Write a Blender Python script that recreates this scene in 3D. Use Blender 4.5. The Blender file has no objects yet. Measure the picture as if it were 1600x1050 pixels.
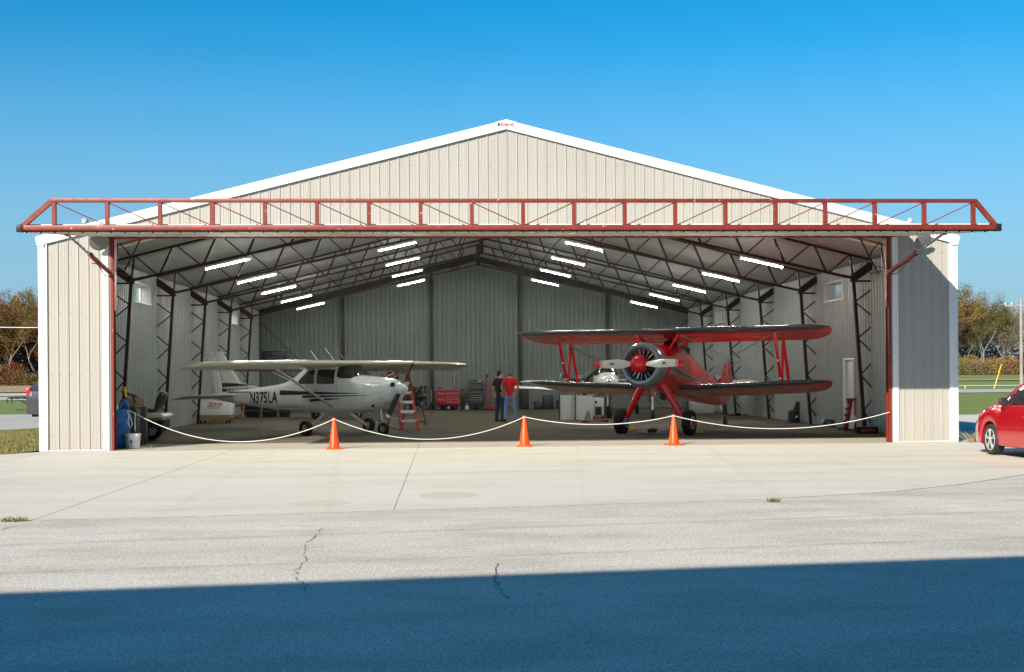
import bpy, bmesh, math, random
from mathutils import Vector, Matrix, Euler
random.seed(7)
R = math.radians
scene = bpy.context.scene
COL = scene.collection

# ---------------------------------------------------------------- camera
cam_d = bpy.data.cameras.new("camera")
cam = bpy.data.objects.new("camera", cam_d)
COL.objects.link(cam)
cam_d.sensor_width = 36.0
cam_d.lens = 1896.96 / 1600 * 36.0
cam_d.shift_y = 60.4 / 1600
cam_d.clip_start = 0.1
cam_d.clip_end = 3000
cam.matrix_world = (Matrix.Translation((-1.4291, -28.2301, 1.6731)) @ Matrix.Rotation(-0.054, 4, 'Z')
                    @ Matrix.Rotation(R(90), 4, 'X') @ Matrix.Rotation(-0.0074, 4, 'Z'))
scene.camera = cam

# ---------------------------------------------------------------- light
SUNV = Vector((-0.67, -1.0, 0.652)).normalized()      # towards the sun
elev = math.asin(SUNV.z)
azim = math.atan2(SUNV.x, SUNV.y)                      # from +Y towards +X
world = bpy.data.worlds.new("World")
scene.world = world
world.use_nodes = True
nt = world.node_tree
nt.nodes.clear()
sky = nt.nodes.new('ShaderNodeTexSky')
sky.sky_type = 'NISHITA'
sky.sun_disc = False
sky.sun_elevation = elev
sky.sun_rotation = azim
sky.altitude = 900
sky.air_density = 1.0
sky.dust_density = 0.0
sky.ozone_density = 3.0
hs = nt.nodes.new('ShaderNodeHueSaturation')
hs.inputs['Hue'].default_value = 0.488
hs.inputs['Saturation'].default_value = 1.5
hs.inputs['Value'].default_value = 0.70
bg = nt.nodes.new('ShaderNodeBackground')
bg.inputs['Strength'].default_value = 0.11
wo = nt.nodes.new('ShaderNodeOutputWorld')
nt.links.new(sky.outputs[0], hs.inputs['Color'])
# clear autumn air: the Nishita sky paled towards the horizon with the same blue-white all the way round
tc = nt.nodes.new('ShaderNodeTexCoord')
sxyz = nt.nodes.new('ShaderNodeSeparateXYZ')
nt.links.new(tc.outputs['Generated'], sxyz.inputs[0])
mr = nt.nodes.new('ShaderNodeMapRange')
mr.interpolation_type = 'SMOOTHERSTEP'
mr.inputs['From Min'].default_value = 0.38
mr.inputs['From Max'].default_value = -0.06
nt.links.new(sxyz.outputs[2], mr.inputs['Value'])
hz = nt.nodes.new('ShaderNodeMix')
hz.data_type = 'RGBA'
nt.links.new(mr.outputs[0], hz.inputs[0])
nt.links.new(hs.outputs[0], hz.inputs[6])
hz.inputs[7].default_value = (1.28, 2.32, 3.12, 1)
nt.links.new(hz.outputs[2], bg.inputs['Color'])
nt.links.new(bg.outputs[0], wo.inputs['Surface'])
sun_d = bpy.data.lights.new("sun", 'SUN')
sun_d.energy = 4.4
sun_d.angle = R(0.5)
sun_d.color = (1.0, 0.90, 0.76)
sun = bpy.data.objects.new("sun", sun_d)
COL.objects.link(sun)
sun.rotation_euler = SUNV.to_track_quat('Z', 'Y').to_euler()
sun.location = (-20, -40, 40)
scene.view_settings.view_transform = 'Standard'
scene.view_settings.look = 'None'
scene.view_settings.gamma = 1.0
scene.view_settings.use_curve_mapping = False
scene.view_settings.exposure = 0.92
scene.render.engine = 'CYCLES'
scene.cycles.max_bounces = 8
scene.cycles.diffuse_bounces = 5
scene.cycles.sample_clamp_indirect = 6.0

# ---------------------------------------------------------------- materials
def mat(name, color, rough=0.6, metal=0.0, var=0.0, vscale=3.0, vcol=None, bump=0.0, bscale=60.0,
        spec=0.5, emit=None, estr=0.0, coat=0.0, speck=None, trans=0.0, stretch=None, alpha=1.0):
    """procedural material: noise-varied colour in world space, fine relief, optional specks"""
    m = bpy.data.materials.new(name)
    m.use_nodes = True
    n = m.node_tree
    b = n.nodes['Principled BSDF']
    b.inputs['Roughness'].default_value = rough
    b.inputs['Metallic'].default_value = metal
    b.inputs['Specular IOR Level'].default_value = spec
    b.inputs['Coat Weight'].default_value = coat
    b.inputs['Coat Roughness'].default_value = 0.05
    b.inputs['Transmission Weight'].default_value = trans
    b.inputs['Alpha'].default_value = alpha
    c = (*color, 1)
    b.inputs['Base Color'].default_value = c
    geo = n.nodes.new('ShaderNodeNewGeometry')
    pos = geo.outputs['Position']
    if stretch:
        mp = n.nodes.new('ShaderNodeMapping')
        mp.inputs['Scale'].default_value = stretch
        n.links.new(pos, mp.inputs['Vector'])
        pos = mp.outputs[0]
    last = None
    if var > 0:
        t = n.nodes.new('ShaderNodeTexNoise')
        t.inputs['Scale'].default_value = vscale
        t.inputs['Detail'].default_value = 7
        t.inputs['Roughness'].default_value = 0.62
        n.links.new(pos, t.inputs['Vector'])
        r = n.nodes.new('ShaderNodeValToRGB')
        r.color_ramp.elements[0].position = 0.3
        r.color_ramp.elements[1].position = 0.7
        d = vcol if vcol else tuple(x * (1 - var) for x in color)
        l = tuple(min(1, x * (1 + var * 0.5)) for x in color)
        r.color_ramp.elements[0].color = (*d, 1)
        r.color_ramp.elements[1].color = (*l, 1)
        n.links.new(t.outputs['Fac'], r.inputs['Fac'])
        last = r.outputs[0]
        rr = n.nodes.new('ShaderNodeMapRange')
        rr.inputs['To Min'].default_value = min(1, rough * 1.15)
        rr.inputs['To Max'].default_value = rough * 0.85
        n.links.new(t.outputs['Fac'], rr.inputs['Value'])
        n.links.new(rr.outputs[0], b.inputs['Roughness'])
    if speck:
        sc, thr, scol = speck
        t = n.nodes.new('ShaderNodeTexNoise')
        t.inputs['Scale'].default_value = sc
        t.inputs['Detail'].default_value = 3
        n.links.new(geo.outputs['Position'], t.inputs['Vector'])
        r = n.nodes.new('ShaderNodeValToRGB')
        r.color_ramp.elements[0].position = thr
        r.color_ramp.elements[0].color = (0, 0, 0, 1)
        r.color_ramp.elements[1].position = min(1, thr + 0.04)
        r.color_ramp.elements[1].color = (1, 1, 1, 1)
        n.links.new(t.outputs['Fac'], r.inputs['Fac'])
        mx = n.nodes.new('ShaderNodeMix')
        mx.data_type = 'RGBA'
        n.links.new(r.outputs[0], mx.inputs[0])
        if last:
            n.links.new(last, mx.inputs[6])
        else:
            mx.inputs[6].default_value = c
        mx.inputs[7].default_value = (*scol, 1)
        last = mx.outputs[2]
    if last:
        n.links.new(last, b.inputs['Base Color'])
    if bump > 0:
        t = n.nodes.new('ShaderNodeTexNoise')
        t.inputs['Scale'].default_value = bscale
        t.inputs['Detail'].default_value = 5
        n.links.new(pos, t.inputs['Vector'])
        bp = n.nodes.new('ShaderNodeBump')
        bp.inputs['Strength'].default_value = bump
        bp.inputs['Distance'].default_value = 0.02
        n.links.new(t.outputs['Fac'], bp.inputs['Height'])
        n.links.new(bp.outputs[0], b.inputs['Normal'])
    if emit:
        b.inputs['Emission Color'].default_value = (*emit, 1)
        b.inputs['Emission Strength'].default_value = estr
    return m

M = {}
M['siding'] = mat('siding_beige', (0.355, 0.338, 0.305), 0.45, 0, 0.07, 0.9, bump=0.05, bscale=2.0, stretch=(1, 1, 0.25))
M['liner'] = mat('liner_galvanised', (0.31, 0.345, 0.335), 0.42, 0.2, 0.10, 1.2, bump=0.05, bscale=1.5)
M['alloy'] = mat('alloy_wheel', (0.62, 0.63, 0.64), 0.3, 0.35, 0.05, 8, coat=0.5)
M['oval_shadow_grey'] = mat('oval_shadow_grey', (0.13, 0.14, 0.15), 0.5)  # dark grey imitates an oval shadow on the wall
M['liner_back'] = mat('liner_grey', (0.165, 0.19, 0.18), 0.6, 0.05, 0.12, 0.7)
M['roof'] = mat('roof_metal', (0.36, 0.385, 0.37), 0.75, 0.0, 0.08, 0.8)
M['white_trim'] = mat('white_trim', (0.70, 0.71, 0.71), 0.4, 0, 0.05, 2.0)
M['red_steel'] = mat('red_oxide_steel', (0.20, 0.022, 0.010), 0.5, 0.1, 0.30, 5.0, bump=0.1, bscale=40, speck=(16.0, 0.69, (0.62, 0.33, 0.16)))
M['shaded_red_steel'] = mat('shaded_red_oxide_steel', (0.040, 0.010, 0.009), 0.5, 0.15, 0.4, 4.0)  # the red oxide steel again, darkened to paint in the interior shade
M['black_steel'] = mat('black_steel', (0.012, 0.011, 0.013), 0.5, 0.2, 0.4, 4.0)
M['lit_flange_orange'] = mat('lit_flange_orange', (0.48, 0.20, 0.07), 0.6, 0, 0.3, 8.0)  # orange light on a rafter flange, painted as colour
M['door_skin'] = mat('door_skin', (0.50, 0.50, 0.43), 0.5, 0.1, 0.15, 2.5)
M['rubber'] = mat('black_rubber', (0.022, 0.022, 0.023), 0.85, 0, 0.3, 20, bump=0.3, bscale=80)
M['black'] = mat('black_plastic', (0.018, 0.018, 0.02), 0.5, 0, 0.3, 9)
M['charcoal'] = mat('charcoal_plastic', (0.055, 0.058, 0.065), 0.55, 0, 0.2, 9, bump=0.05)
M['chrome'] = mat('bright_metal', (0.72, 0.72, 0.72), 0.22, 1.0, 0.1, 8)
M['steel'] = mat('dull_metal', (0.35, 0.35, 0.35), 0.4, 0.9, 0.2, 9)
M['white'] = mat('white_paint', (0.86, 0.88, 0.86), 0.28, 0, 0.04, 3, coat=0.4)
M['cream'] = mat('cream_paint', (0.66, 0.65, 0.56), 0.32, 0, 0.05, 3, coat=0.3)
M['navy'] = mat('dark_navy_paint', (0.017, 0.02, 0.035), 0.3, 0, 0.1, 4, coat=0.4)
M['glass'] = mat('tinted_glass', (0.02, 0.026, 0.028), 0.06, 0, 0.2, 3, spec=0.9, coat=0.5)
M['pane'] = mat('clear_pane', (0.9, 0.95, 0.95), 0.02, 0, trans=1.0, spec=0.4)
M['tube'] = mat('fluorescent_tube', (0.9, 0.9, 0.85), 0.5, emit=(1.0, 0.99, 0.90), estr=165)
M['housing'] = mat('lamp_housing', (0.72, 0.72, 0.66), 0.5, 0, 0.05, 5)
M['cone'] = mat('cone_orange', (0.85, 0.065, 0.0), 0.42, 0, 0.06, 9)
M['rope'] = mat('white_rope', (0.80, 0.79, 0.76), 0.8, 0, 0.12, 60, bump=0.5, bscale=200)
M['red_paint'] = mat('red_aircraft_paint', (0.80, 0.012, 0.024), 0.26, 0, 0.06, 2.5, coat=0.6)
M['grey_blue'] = mat('blue_grey_paint', (0.065, 0.085, 0.105), 0.24, 0.15, 0.06, 3, coat=0.6)
M['silver_cowl'] = mat('silver_blue_paint', (0.26, 0.31, 0.35), 0.22, 0.35, 0.06, 3, coat=0.6)
M['blue_plastic'] = mat('blue_drum_plastic', (0.005, 0.14, 0.42), 0.38, 0, 0.15, 5)
M['yellow'] = mat('yellow_plastic', (0.75, 0.46, 0.015), 0.5, 0, 0.12, 9)
M['orange_block'] = mat('orange_block', (0.75, 0.27, 0.09), 0.6, 0, 0.15, 9)
M['ladder_red'] = mat('orange_red_fibreglass', (0.62, 0.065, 0.03), 0.45, 0, 0.12, 9)
M['tool_red'] = mat('tool_red', (0.28, 0.012, 0.016), 0.35, 0, 0.12, 6, coat=0.3)
M['blue_steel'] = mat('blue_steel', (0.02, 0.13, 0.36), 0.4, 0, 0.12, 6)
M['timber'] = mat('timber', (0.33, 0.20, 0.10), 0.8, 0, 0.3, 14)
M['cardboard'] = mat('cardboard', (0.42, 0.27, 0.15), 0.85, 0, 0.12, 9)
M['mower_green'] = mat('mower_green', (0.03, 0.24, 0.035), 0.35, 0, 0.1, 6)
M['vinyl'] = mat('black_vinyl', (0.03, 0.033, 0.036), 0.4, 0, 0.2, 9)
M['skin'] = mat('skin', (0.50, 0.27, 0.19), 0.55, 0, 0.08, 12)
M['jeans'] = mat('light_jeans', (0.13, 0.25, 0.43), 0.9, 0, 0.25, 14, bump=0.2)
M['dark_jeans'] = mat('dark_jeans', (0.018, 0.045, 0.085), 0.9, 0, 0.25, 14, bump=0.2)
M['red_shirt'] = mat('red_shirt', (0.50, 0.010, 0.022), 0.85, 0, 0.2, 9, bump=0.2, bscale=12)
M['black_shirt'] = mat('black_shirt', (0.010, 0.010, 0.011), 0.9, 0, 0.3, 9)
M['hair_dark'] = mat('dark_hair', (0.012, 0.009, 0.008), 0.7, 0, 0.3, 40)
M['hair_grey'] = mat('grey_hair', (0.13, 0.12, 0.105), 0.8, 0, 0.35, 40)
M['shoe'] = mat('dark_shoe', (0.012, 0.011, 0.011), 0.6, 0, 0.2, 9)
M['car_red'] = mat('car_red', (0.50, 0.004, 0.016), 0.2, 0.25, 0.02, 2, coat=1.0)
M['suv_grey'] = mat('suv_grey', (0.065, 0.055, 0.062), 0.25, 0.4, 0.03, 2, coat=0.8)
M['red_lens'] = mat('red_lens', (0.55, 0.01, 0.015), 0.15, 0, 0.05, 4, coat=0.8)
M['clear_lens'] = mat('clear_lens', (0.55, 0.56, 0.58), 0.12, 0.3, 0.2, 12, coat=0.8)
M['bark'] = mat('bark', (0.22, 0.185, 0.15), 0.9, 0, 0.4, 3, bump=0.4, bscale=12)
M['pole_wood'] = mat('weathered_pole', (0.32, 0.29, 0.25), 0.85, 0, 0.3, 3, stretch=(1, 1, 0.15))
for nm, c in (('leaf_gold', (0.26, 0.17, 0.055)), ('leaf_rust', (0.22, 0.085, 0.04)), ('leaf_olive', (0.16, 0.155, 0.05)), ('leaf_tan', (0.20, 0.155, 0.09))):
    M[nm] = mat(nm, c, 0.8, 0, 0.55, 0.9, spec=0.2)
M['weed'] = mat('weed_green', (0.10, 0.12, 0.04), 0.8, 0, 0.5, 20)
M['dry_weed'] = mat('weed_dry', (0.26, 0.20, 0.10), 0.8, 0, 0.4, 20)
M['dirt'] = mat('crack_dirt', (0.13, 0.12, 0.10), 0.95, 0, 0.4, 30)
M['dirt2'] = mat('packed_dirt', (0.30, 0.28, 0.24), 0.95, 0, 0.35, 9)
M['joint'] = mat('joint_sealant', (0.20, 0.18, 0.155), 0.9, 0, 0.2, 20)
M['grey_metal'] = mat('grey_metal_siding', (0.42, 0.42, 0.42), 0.5, 0.1, 0.1, 1.0)
M['cowl_panel'] = mat('pale_cowl_panel', (0.60, 0.63, 0.62), 0.35, 0.1, 0.15, 4)
M['label_blue'] = mat('label_blue', (0.45, 0.62, 0.74), 0.6, 0, 0.1, 9)
M['logo_red'] = mat('logo_red', (0.62, 0.03, 0.03), 0.5)
M['print_dark'] = mat('dark_print', (0.03, 0.03, 0.035), 0.6)
M['print_pale'] = mat('pale_print', (0.20, 0.20, 0.20), 0.6)

# ground materials -------------------------------------------------
def nodes_of(name, rough):
    m = bpy.data.materials.new(name)
    m.use_nodes = True
    n = m.node_tree
    b = n.nodes['Principled BSDF']
    b.inputs['Roughness'].default_value = rough
    g = n.nodes.new('ShaderNodeNewGeometry')
    return m, n, b, g.outputs['Position']

def noise(n, pos, scale, detail=5, rough=0.6, stretch=None, rotz=0):
    if stretch:
        mp = n.nodes.new('ShaderNodeMapping')
        mp.inputs['Scale'].default_value = stretch
        mp.inputs['Rotation'].default_value = (0, 0, rotz)
        n.links.new(pos, mp.inputs['Vector'])
        pos = mp.outputs[0]
    t = n.nodes.new('ShaderNodeTexNoise')
    t.inputs['Scale'].default_value = scale
    t.inputs['Detail'].default_value = detail
    t.inputs['Roughness'].default_value = rough
    n.links.new(pos, t.inputs['Vector'])
    return t.outputs['Fac']

def ramp(n, fac, stops):
    r = n.nodes.new('ShaderNodeValToRGB')
    e = r.color_ramp.elements
    while len(e) < len(stops):
        e.new(0.5)
    for i, (p, c) in enumerate(stops):
        e[i].position = p
        e[i].color = (*c, 1) if len(c) == 3 else c
    n.links.new(fac, r.inputs['Fac'])
    return r.outputs[0]

def mixc(n, fac, a, b, mode='MIX'):
    mx = n.nodes.new('ShaderNodeMix')
    mx.data_type = 'RGBA'
    mx.blend_type = mode
    for s, v in ((0, fac), (6, a), (7, b)):
        if hasattr(v, 'links') or hasattr(v, 'is_output'):
            n.links.new(v, mx.inputs[s])
        elif isinstance(v, (int, float)):
            mx.inputs[s].default_value = v
        else:
            mx.inputs[s].default_value = (*v, 1)
    return mx.outputs[2]

def math_(n, op, a, b=None, c=None):
    x = n.nodes.new('ShaderNodeMath')
    x.operation = op
    for i, v in enumerate((a, b, c)):
        if v is None:
            continue
        if isinstance(v, (int, float)):
            x.inputs[i].default_value = v
        else:
            n.links.new(v, x.inputs[i])
    return x.outputs[0]

def bump_(n, b, h, strength, dist):
    bp = n.nodes.new('ShaderNodeBump')
    bp.inputs['Strength'].default_value = strength
    bp.inputs['Distance'].default_value = dist
    n.links.new(h, bp.inputs['Height'])
    n.links.new(bp.outputs[0], b.inputs['Normal'])

def line_mask(n, pos, p0, p1, width, wob=0.25):
    """1 on the line p0-p1 (ground), 0 away; edges broken by noise"""
    sp = n.nodes.new('ShaderNodeSeparateXYZ')
    n.links.new(pos, sp.inputs[0])
    dx, dy = p1[0] - p0[0], p1[1] - p0[1]
    L = math.hypot(dx, dy)
    nx, ny = -dy / L, dx / L
    d = math_(n, 'ADD', math_(n, 'MULTIPLY', sp.outputs[0], nx), math_(n, 'MULTIPLY', sp.outputs[1], ny))
    d = math_(n, 'ABSOLUTE', math_(n, 'SUBTRACT', d, nx * p0[0] + ny * p0[1]))
    w = math_(n, 'MULTIPLY', noise(n, pos, 3.0, 4), wob)
    d = math_(n, 'ADD', d, w)
    r = n.nodes.new('ShaderNodeMapRange')
    r.inputs['From Min'].default_value = width + wob * 0.5
    r.inputs['From Max'].default_value = wob * 0.4
    n.links.new(d, r.inputs['Value'])
    return r.outputs[0]

def spot_mask(n, pos, c, rx, ry):
    sp = n.nodes.new('ShaderNodeSeparateXYZ')
    n.links.new(pos, sp.inputs[0])
    a = math_(n, 'POWER', math_(n, 'DIVIDE', math_(n, 'SUBTRACT', sp.outputs[0], c[0]), rx), 2.0)
    b2 = math_(n, 'POWER', math_(n, 'DIVIDE', math_(n, 'SUBTRACT', sp.outputs[1], c[1]), ry), 2.0)
    d = math_(n, 'ADD', math_(n, 'ADD', a, b2), math_(n, 'MULTIPLY', noise(n, pos, 4, 4), 0.6))
    r = n.nodes.new('ShaderNodeMapRange')
    r.inputs['From Min'].default_value = 1.35
    r.inputs['From Max'].default_value = 1.15
    n.links.new(d, r.inputs['Value'])
    return r.outputs[0]

# asphalt: pale sun-bleached aggregate
m, n, b, pos = nodes_of('old_asphalt', 0.9)
big = noise(n, pos, 0.35, 6, 0.6, (0.5, 1.6, 1))
fine = noise(n, pos, 75, 3, 0.75)
mid = noise(n, pos, 24, 3, 0.7)
c = ramp(n, big, [(0.3, (0.51, 0.48, 0.42)), (0.7, (0.63, 0.60, 0.535))])
c = mixc(n, 1.0, c, ramp(n, fine, [(0.36, (0.32, 0.32, 0.33)), (0.48, (0.93, 0.93, 0.93)), (0.60, (1.35, 1.35, 1.35))]), 'MULTIPLY')
c = mixc(n, 1.0, c, ramp(n, mid, [(0.36, (0.78, 0.78, 0.78)), (0.58, (1.08, 1.08, 1.08))]), 'MULTIPLY')
patch = noise(n, pos, 1.3, 5, 0.6, (0.5, 1.0, 1))
c = mixc(n, 1.0, c, ramp(n, patch, [(0.36, (0.86, 0.85, 0.83)), (0.55, (1.03, 1.03, 1.03))]), 'MULTIPLY')
for p0, p1, w, k, cc in (((-5.27, -17.59), (4.35, -16.34), 0.10, 0.5, (0.34, 0.27, 0.17)), ((-5.91, -15.79), (-2.78, -15.31), 0.10, 0.40, (0.24, 0.22, 0.19)),
                         ((-5.9, -14.9), (-2.7, -14.5), 0.05, 0.25, (0.24, 0.22, 0.19))):
    msk = math_(n, 'MULTIPLY', line_mask(n, pos, p0, p1, w), k)
    c = mixc(n, msk, c, cc)
n.links.new(c, b.inputs['Base Color'])
bump_(n, b, fine, 0.6, 0.010)
b.inputs['Specular IOR Level'].default_value = 0.2
M['asphalt'] = m

# concrete apron: pale, broom finished
m, n, b, pos = nodes_of('pale_concrete', 0.8)
c = ramp(n, noise(n, pos, 0.45, 7, 0.65, (0.6, 2.2, 1)), [(0.28, (0.47, 0.44, 0.365)), (0.5, (0.55, 0.525, 0.45)), (0.72, (0.595, 0.575, 0.51))])
c = mixc(n, 0.30, c, ramp(n, noise(n, pos, 9, 6, 0.7, (0.35, 3.5, 1), 0.2), [(0.35, (0.36, 0.36, 0.36)), (0.65, (0.62, 0.62, 0.62))]), 'OVERLAY')
c = mixc(n, 0.18, c, ramp(n, noise(n, pos, 90, 2, 0.7), [(0.35, (0.3, 0.3, 0.3)), (0.65, (0.7, 0.7, 0.7))]), 'OVERLAY')
for cpt, rx, ry, k in (((-3.1, -12.2), 0.42, 0.45, 0.35), ((-1.42, -11.35), 0.42, 0.5, 0.45), ((2.5, -4.0), 2.6, 1.1, 0.0)):
    c = mixc(n, math_(n, 'MULTIPLY', spot_mask(n, pos, cpt, rx, ry), k), c, (0.44, 0.36, 0.24))
for p0, p1, w, k in (((-4.9, -13), (-5.3, 0), .10, .30), ((-2.9, -13), (-3.9, 0), .10, .30), ((3.0, -12), (4.6, 0), .12, .32), ((5.3, -12), (6.4, 0), .10, .28), ((-10, -9), (9, -5.5), .12, .22), ((-10, -7.2), (9, -3.6), .12, .2), ((0.3, -13), (1.6, 0), .06, .25)):
    c = mixc(n, math_(n, 'MULTIPLY', line_mask(n, pos, p0, p1, w, .5), k), c, (0.40, 0.37, 0.30))
drip = noise(n, pos, 5.5, 3, 0.5)
c = mixc(n, ramp(n, drip, [(0.69, (0, 0, 0)), (0.76, (0.5, 0.5, 0.5))]), c, (0.36, 0.32, 0.25))
n.links.new(c, b.inputs['Base Color'])
bump_(n, b, noise(n, pos, 60, 4, 0.7), 0.25, 0.006)
M['concrete'] = m

# hangar floor: trowelled slab, colour darkened for the shade indoors
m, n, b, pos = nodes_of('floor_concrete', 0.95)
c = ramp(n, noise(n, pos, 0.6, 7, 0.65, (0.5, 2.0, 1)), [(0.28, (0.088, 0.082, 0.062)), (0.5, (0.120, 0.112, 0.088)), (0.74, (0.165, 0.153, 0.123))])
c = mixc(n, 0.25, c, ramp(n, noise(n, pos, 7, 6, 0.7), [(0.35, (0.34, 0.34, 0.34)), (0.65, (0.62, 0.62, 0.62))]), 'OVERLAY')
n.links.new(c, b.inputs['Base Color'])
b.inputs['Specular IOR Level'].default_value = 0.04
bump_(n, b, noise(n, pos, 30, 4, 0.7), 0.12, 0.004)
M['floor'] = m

M['sunlit_floor'] = mat('sunlit_floor_concrete', (0.40, 0.375, 0.31), 0.85, 0, 0.16, 0.9, bump=0.2, bscale=30, stretch=(.5, 2, 1))  # lighter copy of the floor concrete, sunlight painted into its colour
# grass ground
def grassmat(name, a, bb, cc):
    m, n, b, pos = nodes_of(name, 0.9)
    c = ramp(n, noise(n, pos, 0.5, 7, 0.7), [(0.3, a), (0.5, bb), (0.7, cc)])
    c = mixc(n, 0.6, c, ramp(n, noise(n, pos, 14, 5, 0.8), [(0.35, (0.2, 0.2, 0.2)), (0.65, (0.75, 0.75, 0.75))]), 'OVERLAY')
    n.links.new(c, b.inputs['Base Color'])
    bump_(n, b, noise(n, pos, 20, 5, 0.8), 1.0, 0.06)
    return m
M['turf'] = grassmat('green_turf', (0.125, 0.175, 0.03), (0.165, 0.225, 0.038), (0.215, 0.26, 0.052))
M['dry_turf'] = grassmat('dry_turf', (0.12, 0.11, 0.04), (0.15, 0.155, 0.05), (0.21, 0.17, 0.09))
M['stubble'] = grassmat('corn_stubble', (0.26, 0.17, 0.09), (0.36, 0.25, 0.14), (0.46, 0.34, 0.21))
M['far_road'] = mat('far_road_surface', (0.50, 0.49, 0.46), 0.9, 0, 0.12, 0.3, bump=0.3, bscale=10)
M['drive'] = mat('driveway_surface', (0.40, 0.39, 0.365), 0.9, 0, 0.15, 0.6, bump=0.5, bscale=40)

# ---------------------------------------------------------------- mesh helpers
class MB:
    def __init__(s):
        s.v = []; s.f = []; s.m = []
        s.cur = 0
    def add(s, vs, fs):
        o = len(s.v)
        s.v += [tuple(p) for p in vs]
        s.f += [tuple(i + o for i in f) for f in fs]
        s.m += [s.cur] * len(fs)
        return s
    def box(s, c, size, rot=None):
        hx, hy, hz = (q / 2 for q in size)
        vs = [Vector((x, y, z)) for x in (-hx, hx) for y in (-hy, hy) for z in (-hz, hz)]
        if rot is not None:
            Rm = rot if isinstance(rot, Matrix) else Euler(rot).to_matrix()
            vs = [Rm @ v for v in vs]
        vs = [v + Vector(c) for v in vs]
        return s.add(vs, [(0, 1, 3, 2), (4, 6, 7, 5), (0, 4, 5, 1), (2, 3, 7, 6), (0, 2, 6, 4), (1, 5, 7, 3)])
    def bbox(s, a, b):
        return s.box([(p + q) / 2 for p, q in zip(a, b)], [abs(q - p) for p, q in zip(a, b)])
    def bar(s, p1, p2, w, h, up=(0, 0, 1)):
        p1, p2 = Vector(p1), Vector(p2)
        d = (p2 - p1)
        L = d.length
        z = d.normalized()
        u = Vector(up)
        if abs(z.dot(u)) > 0.98:
            u = Vector((1, 0, 0)) if abs(z.x) < 0.9 else Vector((0, 1, 0))
        x = z.cross(u).normalized()
        y = x.cross(z)
        Rm = Matrix((x, y, z)).transposed()
        return s.box((p1 + p2) / 2, (w, h, L), Rm)
    def tube(s, pts, r, n=8, closed=False, cap=True):
        pts = [Vector(p) for p in pts]
        N = len(pts)
        rs = r if isinstance(r, (list, tuple)) else [r] * N
        t0 = (pts[1] - pts[0]).normalized()
        u = t0.orthogonal().normalized()
        vs = []
        for i, p in enumerate(pts):
            if closed:
                t = (pts[(i + 1) % N] - pts[i - 1]).normalized()
            else:
                t = (pts[min(i + 1, N - 1)] - pts[max(i - 1, 0)]).normalized()
            u = (u - t * u.dot(t))
            u = u.normalized() if u.length > 1e-6 else t.orthogonal().normalized()
            w = t.cross(u)
            for k in range(n):
                a = 2 * math.pi * k / n
                vs.append(p + (u * math.cos(a) + w * math.sin(a)) * rs[i])
        fs = []
        for i in range(N if closed else N - 1):
            j = (i + 1) % N
            for k in range(n):
                k2 = (k + 1) % n
                fs.append((i * n + k, i * n + k2, j * n + k2, j * n + k))
        if cap and not closed:
            fs.append(tuple(range(n))[::-1])
            fs.append(tuple((N - 1) * n + k for k in range(n)))
        return s.add(vs, fs)
    def cyl(s, p1, p2, r, n=12, r2=None):
        return s.tube([p1, p2], [r, r if r2 is None else r2], n)
    def lathe(s, prof, n=20, origin=(0, 0, 0), axis=(0, 0, 1)):
        """prof: list of (radius, along-axis)"""
        z = Vector(axis).normalized()
        x = z.orthogonal().normalized()
        y = z.cross(x)
        o = Vector(origin)
        vs = []
        for r, h in prof:
            for k in range(n):
                a = 2 * math.pi * k / n
                vs.append(o + z * h + (x * math.cos(a) + y * math.sin(a)) * max(r, 1e-4))
        fs = []
        for i in range(len(prof) - 1):
            for k in range(n):
                k2 = (k + 1) % n
                fs.append((i * n + k, i * n + k2, (i + 1) * n + k2, (i + 1) * n + k))
        fs.append(tuple(range(n))[::-1])
        fs.append(tuple((len(prof) - 1) * n + k for k in range(n)))
        return s.add(vs, fs)
    def loft(s, rings, cap=True, closed=True):
        n = len(rings[0])
        vs = [p for r in rings for p in r]
        fs = []
        for i in range(len(rings) - 1):
            for k in range(n if closed else n - 1):
                k2 = (k + 1) % n
                fs.append((i * n + k, i * n + k2, (i + 1) * n + k2, (i + 1) * n + k))
        if cap and closed:
            fs.append(tuple(range(n))[::-1])
            fs.append(tuple((len(rings) - 1) * n + k for k in range(n)))
        return s.add(vs, fs)
    def prism(s, poly, d0, d1, plane='xz'):
        """extrude a polygon; plane xz -> along y, yz -> along x, xy -> along z"""
        def P(a, b, d):
            return {'xz': (a, d, b), 'yz': (d, a, b), 'xy': (a, b, d)}[plane]
        n = len(poly)
        vs = [P(a, b, d0) for a, b in poly] + [P(a, b, d1) for a, b in poly]
        fs = [tuple(range(n)), tuple(range(2 * n - 1, n - 1, -1))]
        for i in range(n):
            j = (i + 1) % n
            fs.append((i, i + n, j + n, j))
        return s.add(vs, fs)
    def sphere(s, c, r, n=12, m=8, sc=(1, 1, 1)):
        rings = []
        for i in range(1, m):
            a = math.pi * i / m
            rings.append([(c[0] + r * sc[0] * math.sin(a) * math.cos(2 * math.pi * k / n), c[1] + r * sc[1] * math.sin(a) * math.sin(2 * math.pi * k / n), c[2] + r * sc[2] * math.cos(a)) for k in range(n)])
        return s.loft(rings)
    def mesh(s, name, smooth=35, bevel=0, fixn=True):
        me = bpy.data.meshes.new(name)
        me.from_pydata(s.v, [], s.f)
        if fixn or bevel:
            bm = bmesh.new()
            bm.from_mesh(me)
            if fixn:
                bmesh.ops.recalc_face_normals(bm, faces=bm.faces)
            if bevel:
                es = [e for e in bm.edges if len(e.link_faces) == 2 and e.calc_face_angle(0) > 0.6]
                bmesh.ops.bevel(bm, geom=es, offset=bevel, segments=2, profile=0.5, affect='EDGES', clamp_overlap=True)
            bm.to_mesh(me)
            bm.free()
        elif s.cur:
            pass
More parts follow.
